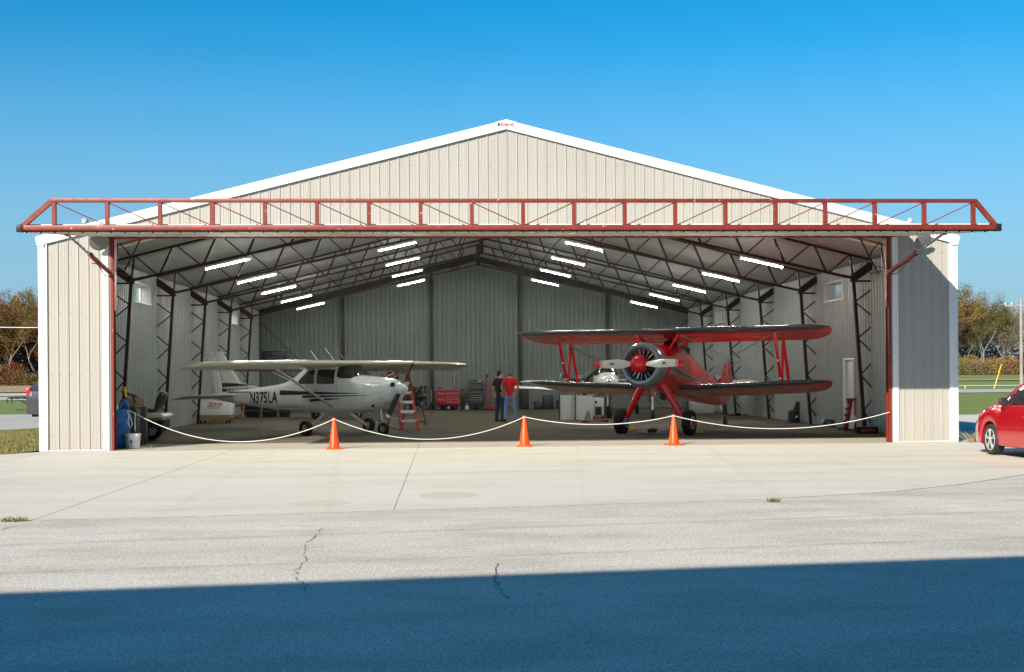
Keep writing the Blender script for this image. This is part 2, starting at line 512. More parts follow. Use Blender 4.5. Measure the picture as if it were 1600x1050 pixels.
        if smooth:
            me.polygons.foreach_set('use_smooth', [True] * len(me.polygons))
            me.set_sharp_from_angle(angle=R(smooth))
        me.update()
        return me
    def obj(s, name, material, parent=None, smooth=35, bevel=0, fixn=True):
        me = s.mesh(name, smooth, bevel, fixn)
        for q in (material if isinstance(material, (list, tuple)) else [material]):
            me.materials.append(q)
        if isinstance(material, (list, tuple)) and not bevel:
            me.polygons.foreach_set('material_index', s.m)
        return link(name, me, parent)

def link(name, data, parent=None):
    o = bpy.data.objects.new(name, data)
    COL.objects.link(o)
    if parent is not None:
        o.parent = parent
    return o

def tag(o, label=None, cat=None, group=None, kind=None):
    if label: o['label'] = label
    if cat: o['category'] = cat
    if group: o['group'] = group
    if kind: o['kind'] = kind
    return o

def thing(name, label, cat, loc=(0, 0, 0), rz=0, group=None):
    o = bpy.data.objects.new(name, None)
    o.empty_display_size = 0.2
    COL.objects.link(o)
    o.location = loc
    o.rotation_euler = (0, 0, rz)
    return tag(o, label, cat, group)

def dup(root, loc=None, rz=None, label=None):
    kids = {}
    for o in scene.objects:
        if o.parent:
            kids.setdefault(o.parent.name, []).append(o)
    def rec(o, par):
        c = o.copy()
        COL.objects.link(c)
        if par is not None:
            c.parent = par
        for k in kids.get(o.name, []):
            rec(k, c)
        return c
    c = rec(root, None)
    if loc is not None: c.location = loc
    if rz is not None: c.rotation_euler = (0, 0, rz)
    if label: c['label'] = label
    return c

def text_obj(name, txt, size, material, parent, fn, sx=1.0, bold=0.0, extr=0.0, shear=0.0):
    """flat lettering as a mesh: every vertex of the outline goes through fn(x, y) -> point"""
    cu = bpy.data.curves.new(name, 'FONT')
    cu.body = txt
    cu.size = size
    cu.offset = bold
    cu.shear = shear
    cu.align_x = 'CENTER'
    cu.resolution_u = 3
    tmp = bpy.data.objects.new(name + '_tmp', cu)
    COL.objects.link(tmp)
    bpy.context.view_layer.update()
    dg = bpy.context.evaluated_depsgraph_get()
    me = bpy.data.meshes.new_from_object(tmp.evaluated_get(dg))
    bpy.data.objects.remove(tmp)
    for v in me.vertices:
        v.co = fn(v.co.x * sx, v.co.y)
    me.materials.clear()
    me.materials.append(material)
    me.name = name
    return link(name, me, parent)
# ================================================================ GROUND
def sheet(name, poly, z, material, kind='structure', parent=None, thick=0.0):
    b = MB()
    b.prism(poly, z - max(thick, 0.02), z, 'xy')
    o = b.obj(name, material, parent, smooth=0)
    if kind and parent is None: o['kind'] = kind
    return o

def hgt(x, y):
    return 0.9 * max(0.0, min(1.0, (y - 100) / 150)) * max(0.0, min(1.0, (x - 10) / 60))

b = MB()       # one big terrain sheet, gently rising far off to the right
xs = [-900, -400, -200, -120, -60, -30, -10, 10, 30, 50, 70, 110, 160, 300, 900]
ys = [-300, -100, -40, 0, 30, 60, 100, 130, 160, 200, 250, 320, 500, 1200]
vs = [(x, y, hgt(x, y) - 0.06) for y in ys for x in xs]
nx = len(xs)
b.add(vs, [(j * nx + i, j * nx + i + 1, (j + 1) * nx + i + 1, (j + 1) * nx + i) for j in range(len(ys) - 1) for i in range(nx - 1)])
o = b.obj('ground', M['turf']); o['kind'] = 'structure'

sheet('asphalt', [(-60, -60), (60, -60), (60, -4.6), (16, -4.2), (7.84, -8.0), (4.8, -10), (-2, -11.5), (-14, -13), (-60, -19)], 0.0, M['asphalt'])
front = [(-30, -16.3), (-14, -14.4), (-7, -13.7), (-6.30, -13.64), (-5.22, -13.59), (-2.10, -13.15), (2.81, -12.37), (4.83, -11.57), (6.14, -10.66), (7.84, -9.17), (12, -6.6), (16, -4.6), (19, -3.4)]
def fy(x):
    for (a, c), (d, e) in zip(front, front[1:]):
        if a <= x <= d: return c + (e - c) * (x - a) / (d - a)
apron = tag(bpy.data.objects.new('apron', None), kind='structure'); COL.objects.link(apron)
for a, c in ((-30, -10.4), (-10.39, -6.30), (-6.29, -2.10), (-2.09, 19)):
    px = [a] + [p[0] for p in front if a < p[0] < c] + [c]
    poly = [(x, fy(x)) for x in px]
    if a == -2.09:
        poly += [(19, 0.9), (10.75, 0.9), (10.75, -0.32), (a, -0.32)]
    elif a == -30:
        poly += [(c, -0.32), (c, -0.05), (-11.2, -1.1), (-16, -1.3), (-30, -3)]
    else:
        poly += [(c, -0.32), (a, -0.32)]
    bb = MB(); bb.prism(poly, -0.15, 0.006, 'xy')
    bb.obj('concrete_slab', M['concrete'], apron, smooth=0)
# joints filled with darker sealant
for x in (-10.395, -6.295, -2.095):
    bb = MB(); bb.bbox((x - 0.005, fy(x) + .02, -0.1), (x + 0.005, -0.33, 0.0075)); bb.obj('joint_filler', M['joint'], apron, smooth=0)
for k in range(len(front) - 1):       # dirt packed against the slab edge
    (xa, ya), (xb, yb) = front[k], front[k + 1]
    bb = MB(); bb.prism([(xa, ya - .035), (xb, yb - .035), (xb, yb - .001), (xa, ya - .001)], -.02, .0055, 'xy'); bb.obj('edge_dirt', M['dirt2'], apron, smooth=0)
floor = tag(bpy.data.objects.new('floor', None), kind='structure'); COL.objects.link(floor)
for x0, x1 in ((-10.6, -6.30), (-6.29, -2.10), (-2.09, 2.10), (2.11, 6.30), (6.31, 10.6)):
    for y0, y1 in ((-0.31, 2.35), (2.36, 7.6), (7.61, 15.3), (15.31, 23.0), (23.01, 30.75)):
        bb = MB(); bb.bbox((x0, y0, -0.15), (x1, y1, 0.008)); bb.obj('concrete_slab', M['sunlit_floor' if y0 < 0 else 'floor'], floor, smooth=0)  # front strip gets the lighter colour painted as sunlit floor

sheet('driveway', [(-60, 8), (-25, 10), (-15.9, 11.9), (-14.5, 14.5), (-12.5, 21), (-12.0, 45), (-14, 60), (-19, 60), (-19, 34), (-20.4, 29.4), (-24, 28.6), (-60, 24)], 0.0, M['drive'])
sheet('grass_patch', [(-60, -3.2), (-30, -3.0), (-16, -1.25), (-11.2, -1.05), (-10.8, 2), (-10.8, 45), (-12, 45), (-12.5, 21), (-14.5, 14.5), (-15.9, 11.9), (-25, 10), (-60, 8)], -0.002, M['dry_turf'])
sheet('side_pavement', [(10.8, 0.95), (60, 0.95), (60, 8.4), (10.8, 8.4)], -0.004, M['asphalt'])
sheet('footpath', [(10.8, 8.45), (60, 8.45), (60, 17.6), (10.8, 17.6)], 0.0, M['concrete'])
sheet('road', [(-300, 72), (300, 62), (300, 76), (-300, 90)], 0.01, M['drive'])
sheet('road', [(-300, 92), (20, 92), (40, 106), (300, 104), (300, 128), (70, 140), (20, 110), (-300, 104)], 0.02, M['far_road'])
b = MB()
b.add([(-600, 118, 0.03), (-20, 118, 0.03), (-20, 400, 0.03), (-600, 400, 0.03)], [(0, 1, 2, 3)])
b.add([(20, 128, hgt(20, 128) + .03), (70, 146, hgt(70, 146) + .05), (300, 140, hgt(300, 140) + .05), (300, 250, 0.98), (300, 420, 0.98), (20, 420, .2), (20, 250, .2)], [(0, 1, 2, 3, 4, 5, 6)])
o = b.obj('corn_field', M['stubble'], smooth=0); o['kind'] = 'structure'
# crumbling concrete edge beside the right corner
b = MB(); b.prism([(11.3, -0.9), (12.6, -1.1), (14.5, -0.6), (14.6, 0.2), (12.4, 0.5), (11.6, -0.1)], -0.05, 0.05, 'xy')
tag(b.obj('concrete_patch', M['concrete'], smooth=0), kind='structure')

# cracks in the asphalt (thin jagged seams filled with dirt)
def crack(pts, w, seed):
    rnd = random.Random(seed)
    P = []
    for (a, c), (d, e) in zip(pts, pts[1:]):
        N = max(3, int(math.hypot(d - a, e - c) / 0.07))
        for i in range(N):
            t = i / N
            P.append((a + (d - a) * t + rnd.gauss(0, 0.014), c + (e - c) * t + rnd.gauss(0, 0.015)))
    P.append(pts[-1])
    bb = MB()
    vs = []
    for i, (x, y) in enumerate(P):
        ww = w * .75 * rnd.uniform(0.15, 1.6) * (0.3 if i in (0, len(P) - 1) else 1)
        vs += [(x - ww, y, 0.004), (x + ww, y + ww * .4, 0.004)]
    bb.add(vs, [(2 * i, 2 * i + 1, 2 * i + 3, 2 * i + 2) for i in range(len(P) - 1)])
    return tag(bb.obj('pavement_crack', M['dirt'], smooth=0, fixn=False), kind='structure')
crack([(-2.82, -14.82), (-2.79, -15.15), (-2.85, -16.03), (-2.77, -16.81), (-2.69, -17.21), (-2.74, -17.5), (-2.68, -18.14), (-2.57, -18.42), (-2.52, -18.77)], 0.006, 1)
crack([(-1.0, -17.46), (-1.01, -17.91), (-1.04, -18.3), (-1.01, -18.69), (-1.03, -18.89), (-0.97, -19.19)], 0.007, 2)
crack([(-6.01, -13.8), (-6.3, -14.2), (-6.4, -14.8), (-6.7, -15.1)], 0.006, 3)
crack([(2.80, -12.8), (3.0, -13.33), (3.18, -13.64), (3.38, -13.94), (3.7, -14.4)], 0.006, 4)
crack([(-1.01, -18.7), (-0.85, -18.8), (-0.7, -19.1)], 0.004, 9)
crack([(2.1, -18.3), (2.7, -18.1), (3.3, -18.2)], 0.004, 5)

def tuft(name, loc, r, nb, label, seed, mats=('weed', 'dry_weed'), h=0.07):
    rnd = random.Random(seed)
    t = thing(name, label, 'weed', loc)
    for mi, mm in enumerate(mats):
        bb = MB()
        for i in range(nb):
            a = rnd.uniform(0, 6.28); rr = r * rnd.random() ** .6
            x, y = rr * math.cos(a), rr * math.sin(a) * .35
            a2 = rnd.uniform(0, 6.28); hh = h * rnd.uniform(.3, 1); ln = rnd.uniform(.2, .9) * hh
            dx, dy = math.cos(a2) * ln, math.sin(a2) * ln
            w = 0.005
            bb.add([(x - w, y, 0), (x + w, y, 0), (x + dx + w, y + dy, hh * .7), (x + dx * 1.6, y + dy * 1.6, hh)], [(0, 1, 2), (0, 2, 3)])
        bb.obj('blades', M[mm], t, smooth=0, fixn=False)
tuft('weed_tuft', (-6.48, -13.75, 0), 0.15, 70, 'scruffy green weed tuft on the apron edge at far left', 5)
tuft('weed_tuft', (2.78, -12.75, 0), 0.08, 45, 'small green weed tuft in the asphalt crack at right', 6)
tuft('weed_tuft', (11.0, -0.4, 0), 0.25, 60, 'dry pale weeds at the foot of the right corner trim', 7, ('dry_weed', 'dry_weed'), 0.28)

# short grass on the near patch left of the hangar
rnd = random.Random(3)
b = MB()
for i in range(30000):
    x = rnd.uniform(-17.5, -10.85); y = rnd.uniform(-1.2, 13.2) if x > -15 else rnd.uniform(-1.2, 11)
    h = rnd.uniform(.03, .075); a = rnd.uniform(0, 6.28); w = .007
    cx, sx_ = math.cos(a), math.sin(a)
    b.add([(x - w * cx, y - w * sx_, 0), (x + w * cx, y + w * sx_, 0), (x + rnd.uniform(-.04, .04), y + rnd.uniform(-.04, .04), h)], [(0, 1, 2)])
b.cur = 1
M['blade'] = mat('grass_blade', (0.13, 0.16, 0.04), 0.8, 0, 0.6, 1.2, vcol=(0.26, 0.19, 0.09), spec=0.2)
tag(b.obj('grass', M['blade'], smooth=0, fixn=False), 'short patchy green and brown grass beside the hangar', 'grass', kind='stuff')

# ================================================================ HANGAR
HW, EAVE, RIDGE, DEP = 10.67, 4.90, 7.57, 30.7
def roofz(x): return EAVE + (RIDGE - EAVE) * (1 - abs(x) / HW)
hangar = thing('hangar', 'open beige metal aircraft hangar with white gable trim and raised red truss door', 'hangar')

RIB = 0.2286
def profile(width, ribs, h=0.019, minor=0.004):
    """(offset along panel, height) of one ribbed sheet"""
    P = []
    s = width / ribs
    for i in range(ribs):
        o = i * s
        P += [(o + .000, 0), (o + .012, h), (o + .030, h), (o + .043, 0),
              (o + s * .42, 0), (o + s * .42 + .008, minor), (o + s * .42 + .018, 0),
              (o + s * .68, 0), (o + s * .68 + .008, minor), (o + s * .68 + .018, 0)]
    P.append((width - 0.004, 0))
    return P

def wide_profile(width, ribs, h):
    s = width / ribs
    P = []
    for i in range(ribs):
        o = i * s
        P += [(o + .0, 0), (o + .035, h), (o + .080, h), (o + .115, 0)]
    return P + [(width - .003, 0)]

def panel_mesh(name, width, ribs, z0, z1, material, h=0.019, minor=0.004):
    """sheet in local x (along), z up, ribs towards -y. z0/z1 numbers or functions of x"""
    P = wide_profile(width, ribs, h) if h > .03 else profile(width, ribs, h, minor)
    f0 = z0 if callable(z0) else (lambda x: z0)
    f1 = z1 if callable(z1) else (lambda x: z1)
    b = MB()
    n = len(P)
    b.add([(x, -d, f0(x)) for x, d in P] + [(x, -d, f1(x)) for x, d in P], [(i, i + 1, n + i + 1, n + i) for i in range(n - 1)])
    me = b.mesh(name, smooth=0, fixn=False)
    me.materials.append(material)
    return me

# front wall: panels 0.9144 wide counted from the centre line
PW = 0.9144
screw = MB()
for k in range(-12, 12):
    x0 = k * PW; x1 = x0 + PW
    lo = 0.03 if (x1 <= -9.1 or x0 >= 9.1) else 5.0
    if x0 < -10.5: x0c, rb = -10.5, 1
    for part_lo, part_hi, a, c in ([(0.03, None, x0, x1)] if lo == 0.03 else [(5.0, None, x0, x1)]):
        a2 = max(a, -10.52); c2 = min(c, 10.52)
        if c2 - a2 < 0.1: continue
        ribs = max(1, round((c2 - a2) / RIB))
        top = (lambda aa: (lambda x: roofz(aa + x) - 0.06))(a2)
        me = panel_mesh('siding_panel', c2 - a2, ribs, part_lo, top, M['siding'])
        o = link('wall_panel', me, hangar); o.location = (a2, 0, 0)
# narrow pieces beside the opening (between panel grid and jamb)
for a2, c2 in ((-9.144, -9.12),):
    pass
# rows of screws
for zz in (0.35, 1.75, 3.15, 4.5, 5.65, 6.55):
    for i in range(-46, 46):
        x = i * RIB + 0.07
        if abs(x) > 10.45 or roofz(x) - .3 < zz: continue
        if zz < 5.0 and abs(x) < 9.2: continue
        screw.box((x, -0.006, zz), (0.016, 0.012, 0.016))
screw.obj('screws', M['steel'], hangar, smooth=0)['kind'] = 'stuff'

# trims
def part(b, name, m, bevel=0.0, smooth=35, parent=None, label=None):
    o = b.obj(name, m, hangar if parent is None else parent, bevel=bevel, smooth=smooth)
    if label: o['label'] = label
    return o
for s in (-1, 1):
    b = MB(); b.bbox((s * 10.50, -0.045, 0.0), (s * 10.70, 0.10, EAVE - 0.05)); part(b, 'corner_trim', M['white_trim'], 0.006)
    b = MB()      # rake trim, a folded white board along the gable
    sl = (RIDGE - EAVE) / HW
    x0, z0 = s * (HW + .05), EAVE - 0.03 + .0
    x1, z1 = s * 0.0, RIDGE - 0.0
    b.prism([(x0, z0 - .145), (x1, z1 - .150), (x1, z1 + .022), (x0, z0 + .032)], -0.078, -0.024, 'xz'); part(b, 'rake_trim', M['white_trim'], 0.008)
    b = MB()      # lower lip of the rake
    b.prism([(x0 - s * .08, z0 - .165), (x1, z1 - .19), (x1, z1 - .147), (x0 - s * .08, z0 - .127)], -0.070, -0.024, 'xz'); part(b, 'rake_lip', M['white_trim'])
    b = MB()      # eave end box
    b.prism([(s * 10.55, EAVE - .24), (s * 10.71, EAVE - .22), (s * 10.75, EAVE - .02), (s * 10.55, EAVE + .03)], -0.082, 0.3, 'xz'); part(b, 'eave_box', M['white_trim'], 0.006)
    b = MB(); b.bbox((s * 10.71, 0.31, EAVE - .20), (s * 10.78, DEP, EAVE - .05)); part(b, 'gutter', M['white_trim'], 0.006)
    # jamb: white face, grey return, red column
    b = MB(); b.bbox((s * 9.12, -0.05, 0.0), (s * 9.26, 0.06, 4.86)); part(b, 'jamb_trim', M['white_trim'], 0.004)
    b = MB(); b.bbox((s * 9.085, -0.02, 0.0), (s * 9.118, 0.26, 4.86)); part(b, 'jamb_return', M['liner'])
    b = MB(); b.bbox((s * 9.02, -0.05, 0.0), (s * 9.08, 0.0, 4.86)); b.bbox((s * 9.05, 0.0, 0.0), (s * 9.075, 0.12, 4.86)); b.bbox((s * 9.01, 0.12, 0.0), (s * 9.08, 0.14, 4.86))
    b.bbox((s * 8.985, -0.03, 3.2), (s * 9.018, 0.14, 4.85)); part(b, 'jamb_column', M['red_steel'])
    b = MB(); b.bbox((s * 9.27, -0.035, 0.0), (s * 10.49, -0.022, 0.03)); part(b, 'base_trim', M['white_trim'])
    # lamp-like dark disc standing in for an oval shadow on the front wall
    lm = link('oval_shadow_disc', None, hangar)
    lx = -9.26 if s < 0 else 9.75
    bb = MB(); bb.lathe([(0.02, -0.05), (0.06, -0.04), (0.20, -0.01), (0.21, 0.0), (0.20, 0.004), (0.02, 0.0)], 24, (lx, -0.33, 4.73), (0.12, -0.80, -0.55)); bb.obj('shade', M['oval_shadow_grey'], lm)
    bb = MB(); bb.tube([(lx, -0.02, 4.80), (lx, -0.15, 4.86), (lx, -0.27, 4.83), (lx, -0.31, 4.76)], 0.014, 8); bb.obj('bracket', M['oval_shadow_grey'], lm)
    # roof vent cap near the eave
    vx, vz = s * 9.85, roofz(9.85)
    bb = MB(); bb.lathe([(0.17, 0), (0.10, .05), (.055, .07), (.055, .19), (.08, .19), (.08, .27), (.04, .30)], 14, (vx, 0.7, vz), (0, 0, 1)); bb.obj('vent_pipe', M['grey_metal'], hangar)
b = MB(); b.prism([(-0.25, RIDGE - 0.05), (0, RIDGE + .012), (.25, RIDGE - .05), (.25, RIDGE - .032), (0, RIDGE + .032), (-.25, RIDGE - .032)], -0.088, DEP + .1, 'xz'); part(b, 'ridge_cap', M['white_trim'])
# gable maker's logo: small red script with a dark flag block
text_obj('logo', 'Kramp', 0.105, M['logo_red'], hangar, lambda x, y: Vector((x + 0.02, -0.0815, RIDGE - .115 + y + x * .05)), 1.15, 0.004, shear=0.3)
b = MB(); b.bbox((-0.20, -0.084, RIDGE - .12), (-0.15, -0.079, RIDGE - .055)); b.obj('logo_block', M['print_dark'], hangar)

# side and back walls: inner liner + outer skin, panel by panel
SPW = DEP / 34
me_full = panel_mesh('liner_full', SPW, 4, 0.02, EAVE - 0.12, M['liner'], 0.040, 0.008)
me_out = panel_mesh('outer_full', SPW, 4, 0.03, EAVE - 0.20, M['siding'])
def slotted(z0, z1, m, h=0.040, mi=0.008): return panel_mesh('liner_piece', SPW, 4, z0, z1, m, h, mi)
me_wlo, me_whi = slotted(0.02, 3.84, M['liner']), slotted(4.44, EAVE - .12, M['liner'])
me_olo, me_ohi = slotted(0.03, 3.84, M['siding'], .019, .004), slotted(4.44, EAVE - .20, M['siding'], .019, .004)
me_dhi, me_odh = slotted(2.08, EAVE - .12, M['liner']), slotted(2.08, EAVE - .20, M['siding'], .019, .004)
win_idx = {8, 9, 25, 26}
XI, XO = 10.38, 10.66
for s in (-1, 1):
    for i in range(34):
        w = i in win_idx; d = (s == 1 and i == 7)
        for me, inner in ([(me_wlo, 1), (me_whi, 1), (me_olo, 0), (me_ohi, 0)] if w else [(me_dhi, 1), (me_odh, 0)] if d else [(me_full, 1), (me_out, 0)]):
            o = link('wall_panel', me, hangar)
            # inner ribs face into the hangar
            if inner:
                o.location = (s * XI, (i + (0 if s > 0 else 1)) * SPW if False else (i + (1 if s > 0 else 0)) * SPW, 0)
                o.rotation_euler = (0, 0, R(-90 if s > 0 else 90))
            else:
                o.location = (s * XO, (i + (0 if s > 0 else 1)) * SPW, 0)
                o.rotation_euler = (0, 0, R(90 if s > 0 else -90))
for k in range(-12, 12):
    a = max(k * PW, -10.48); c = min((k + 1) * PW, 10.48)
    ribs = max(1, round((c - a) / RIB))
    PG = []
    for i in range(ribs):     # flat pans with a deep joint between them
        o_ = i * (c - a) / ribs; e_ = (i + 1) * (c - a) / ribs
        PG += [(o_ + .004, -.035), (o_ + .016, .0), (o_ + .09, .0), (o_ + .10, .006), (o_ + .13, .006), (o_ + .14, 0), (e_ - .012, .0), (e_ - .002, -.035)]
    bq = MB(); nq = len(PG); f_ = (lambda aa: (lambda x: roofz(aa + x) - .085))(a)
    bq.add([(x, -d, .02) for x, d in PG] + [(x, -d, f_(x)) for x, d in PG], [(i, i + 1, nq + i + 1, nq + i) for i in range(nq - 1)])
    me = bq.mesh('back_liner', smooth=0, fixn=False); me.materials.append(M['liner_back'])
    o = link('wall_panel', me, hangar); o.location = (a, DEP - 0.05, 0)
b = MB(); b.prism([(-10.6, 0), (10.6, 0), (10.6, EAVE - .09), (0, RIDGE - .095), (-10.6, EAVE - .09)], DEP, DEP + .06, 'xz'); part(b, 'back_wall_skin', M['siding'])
# windows
def window(s, i0):
    y0, y1, z0, z1 = i0 * SPW, (i0 + 2) * SPW, 3.84, 4.44
    f = link('window', None, hangar)
    bb = MB()
    t = .045
    for (a, c, e, g) in ((y0, y1, z0, z0 + t), (y0, y1, z1 - t, z1), (y0, y0 + t, z0 + t, z1 - t), (y1 - t, y1, z0 + t, z1 - t)):
        bb.bbox((s * (XI - .045), a, e), (s * (XO + .03), c, g))
    bb.obj('window_frame', M['white_trim'], f, bevel=.003)
    ym = (y0 + y1) / 2
    bb = MB()
    for (a, c, e, g) in ((y0 + t, ym + .02, z0 + t, z0 + t + .035), (y0 + t, ym + .02, z1 - t - .035, z1 - t), (y0 + t, y0 + t + .035, z0 + .08, z1 - .08), (ym - .02, ym + .02, z0 + .08, z1 - .08),
                         (ym + .02, y1 - t, z0 + t, z0 + t + .03), (ym + .02, y1 - t, z1 - t - .03, z1 - t), (y1 - t - .03, y1 - t, z0 + .075, z1 - .075)):
        bb.bbox((s * (XO - .045), a, e), (s * (XO - .015), c, g))
    bb.obj('sash', M['white_trim'], f)
    for a, c in ((y0 + .08, ym - .02), (ym + .02, y1 - .08)):
        bb = MB(); bb.bbox((s * (XO - .033), a, z0 + .08), (s * (XO - .029), c, z1 - .08)); bb.obj('pane', M['pane'], f)
for s in (-1, 1):
    for i0 in (8, 25): window(s, i0)
# walk door in the right wall
y0, y1 = 7 * SPW, 8 * SPW
dr = link('walk_door', None, hangar)
bb = MB(); bb.bbox((XI - .05, y0, 0), (XO + .02, y0 + .05, 2.08)); bb.bbox((XI - .05, y1 - .09, 0), (XO + .02, y1, 2.08)); bb.bbox((XI - .05, y0 + .05, 2.02), (XO + .02, y1 - .09, 2.08)); bb.obj('door_frame', M['white_trim'], dr, bevel=.004)
bb = MB(); bb.bbox((XI + .03, y0 + .055, .01), (XI + .075, y1 - .095, 2.015)); bb.obj('door_leaf', M['cowl_panel'], dr, bevel=.004)
bb = MB(); bb.sphere((XI - .0, y0 + .13, 1.0), .028); bb.cyl((XI + .03, y0 + .13, 1.0), (XI, y0 + .13, 1.0), .012); bb.obj('door_knob', M['steel'], dr)

# roof sheets (seen from below)
SL = math.atan((RIDGE - EAVE) / HW)
RL = (HW + .06) / math.cos(SL)
P = wide_profile(SPW, 4, 0.032)
b = MB(); n_ = len(P)
b.add([(x, 0, d) for x, d in P] + [(x, RL, d) for x, d in P] + [(x, 0, d + .05) for x, d in P] + [(x, RL, d + .05) for x, d in P],
      [(i, i + 1, n_ + i + 1, n_ + i) for i in range(n_ - 1)] + [(2 * n_ + i, 2 * n_ + i + 1, 3 * n_ + i + 1, 3 * n_ + i) for i in range(n_ - 1)]
      + [(0, n_, 3 * n_, 2 * n_), (n_ - 1, 2 * n_ - 1, 4 * n_ - 1, 3 * n_ - 1), (0, n_ - 1, 3 * n_ - 1, 2 * n_), (n_, 2 * n_ - 1, 4 * n_ - 1, 3 * n_)])
me = b.mesh('roof_panel', smooth=0, fixn=False); me.materials.append(M['roof'])
for s in (-1, 1):
    for i in range(34):
        o = link('roof_panel', me, hangar)
        # local x -> world y, local y -> up-slope to ridge
        upv = Vector((-s * math.cos(SL), 0, math.sin(SL)))
        xl = Vector((0, 1, 0)); zl = xl.cross(upv) if s > 0 else -(xl.cross(upv))
        if s > 0:
            xl = Vector((0, 1, 0)); zl = xl.cross(upv)
            start = (i) * SPW
            if zl.z < 0: xl = -xl; zl = xl.cross(upv); start = (i + 1) * SPW
        else:
            xl = Vector((0, 1, 0)); zl = xl.cross(upv); start = i * SPW
            if zl.z < 0: xl = -xl; zl = xl.cross(upv); start = (i + 1) * SPW
        Mx = Matrix((xl, upv, zl)).transposed().to_4x4()
        Mx.translation = Vector((s * (HW + .06), start - 0.02, EAVE - .06 * math.tan(SL) - 0.085))
        o.matrix_local = Mx

# steel frames
KX, KZ = 9.86, 4.28
FY = [4.9 + 5.02 * i for i in range(5)]
def bzs(x): return KZ + 0.226 * (KX - abs(x))
def tzs(x): return roofz(x) - 0.19
unit = MB().box((0, 0, 0.5), (1, 1, 1)).mesh('unit_bar', smooth=0)
unit.materials.append(M['shaded_red_steel'])
def ubar(name, p1, p2, w, h, parent):
    p1, p2 = Vector(p1), Vector(p2)
    d = p2 - p1
    z = d.normalized(); x = Vector((0, 1, 0)); y = z.cross(x).normalized()
    o = link(name, unit, parent)
    Mx = Matrix((x * w, y * h, z * d.length)).transposed().to_4x4()
    Mx.translation = p1
    o.matrix_local = Mx
    return o
for fi, Y in enumerate(FY):
    tr = link('roof_truss', None, hangar)
    for s in (-1, 1):
        b = MB()
        b.bar((s * KX, Y, KZ), (0, Y, bzs(0)), .07, .07); b.obj('bottom_chord', M['shaded_red_steel'], tr, smooth=0)
        b = MB()
        b.bar((s * 10.40, Y, tzs(10.40)), (0, Y, tzs(0)), .07, .06); b.obj('top_chord', M['shaded_red_steel'], tr, smooth=0)
        N = 6
        xsb = [KX - .75 - (KX - .75) * i / N * .985 for i in range(N + 1)]
        ubar('web_bar', (s * KX, Y, KZ), (s * (KX - .08), Y, tzs(KX)), .05, .05, tr)
        ubar('web_bar', (s * (KX - .1), Y, tzs(KX - .1)), (s * (KX - .68), Y, bzs(KX - .68)), .035, .035, tr)
        step = 1.165
        for k in range(8):
            xb = KX - .76 - k * step
            xt = xb - .34
            ubar('web_bar', (s * xb, Y, bzs(xb)), (s * xt, Y, tzs(xt)), .055, .055, tr)
            xb2 = KX - .76 - (k + 1) * step + .08
            if k < 7: ubar('web_bar', (s * (xt - .1), Y, tzs(xt - .1)), (s * xb2, Y, bzs(xb2)), .035, .035, tr)
    # splice plates and king post
    ubar('web_bar', (0, Y, bzs(0) - .05), (0, Y, tzs(0) + .02), .07, .16, tr)
    for s in (-1, 1):
        cl = link('frame_column', None, hangar)
        b = MB(); b.bar((s * KX, Y, KZ), (s * 10.16, Y, 0.01), .085, .085, up=(0, 1, 0)); b.obj('inner_chord', M['shaded_red_steel'], cl, smooth=0)
        b = MB(); b.bar((s * 10.42, Y, EAVE - .15), (s * 10.42, Y, 0.01), .06, .06, up=(0, 1, 0)); b.obj('outer_chord', M['shaded_red_steel'], cl, smooth=0)
        b = MB()
        b.bar((s * KX, Y, KZ), (s * 10.40, Y, EAVE - .24), .20, .20, up=(0, 1, 0)); b.box((s * KX, Y, KZ - .02), (.16, .14, .16)); b.obj('knee_haunch', M['shaded_red_steel'], cl, smooth=0)
        ubar('web_bar', (s * 9.88, Y, 4.20), (s * 10.42, Y, 4.20), .045, .045, cl)
        K = 4
        for k in range(K):
            z0 = 4.12 - k * 1.01
            def ix(z): return KX + (10.16 - KX) * (KZ - z) / KZ
            zm = z0 - .50
            ubar('web_bar', (s * 10.42, Y, z0 - .12), (s * ix(zm), Y, zm), .035, .035, cl)
            ubar('web_bar', (s * ix(zm), Y, zm), (s * 10.42, Y, max(.05, z0 - .12 - .80)), .035, .035, cl)
# end frames, back wall posts, brace
for Y, m in ((30.45, 'black_steel'), (0.45, 'shaded_red_steel')):
    for s in (-1, 1):
        b = MB(); b.bar((s * 10.45, Y, tzs(10.45) - .08), (0, Y, tzs(0) - .08), .16, .26); part(b, 'end_rafter', M[m])
for x in (-10.40, -6.40, -2.14, 2.16, 6.42, 10.40):
    b = MB(); b.bbox((x - .07, 30.42, 0), (x + .07, 30.62, tzs(x) - .2)); part(b, 'wall_post', M['black_steel'], label='dark steel post on the back wall')
b = MB(); b.bar((-10.35, 30.44, 4.3), (-8.2, 30.44, 2.2), .03, .03, up=(0, 1, 0)); part(b, 'brace_rod', M['black_steel'])
b = MB(); b.bar((10.35, 30.44, 4.3), (9.2, 30.44, 3.3), .03, .03, up=(0, 1, 0)); part(b, 'brace_rod', M['black_steel'])
for s in (-1, 1):
    b = MB(); b.bar((s * 10.40, .62, tzs(10.4) - .33), (s * 3.0, .62, tzs(3.0) - .33), .05, .05); part(b, 'lit_flange', M['lit_flange_orange'])  # rafter flange, the orange light on it put into its colour
    b = MB(); b.bar((s * 10.40, .80, tzs(10.4) - .36), (s * 3.0, .80, tzs(3.0) - .36), .16, .012); part(b, 'lit_ceiling_edge', M['white_trim'])  # white strip painted as the lit edge of the ceiling
    # header struts near the corners
    b = MB(); b.bar((s * 8.98, .12, 4.1), (s * 9.02, .42, 4.75), .03, .03); b.bar((s * 8.9, .25, 4.0), (s * 8.4, .42, 5.1), .035, .035); part(b, 'header_strut', M['shaded_red_steel'])
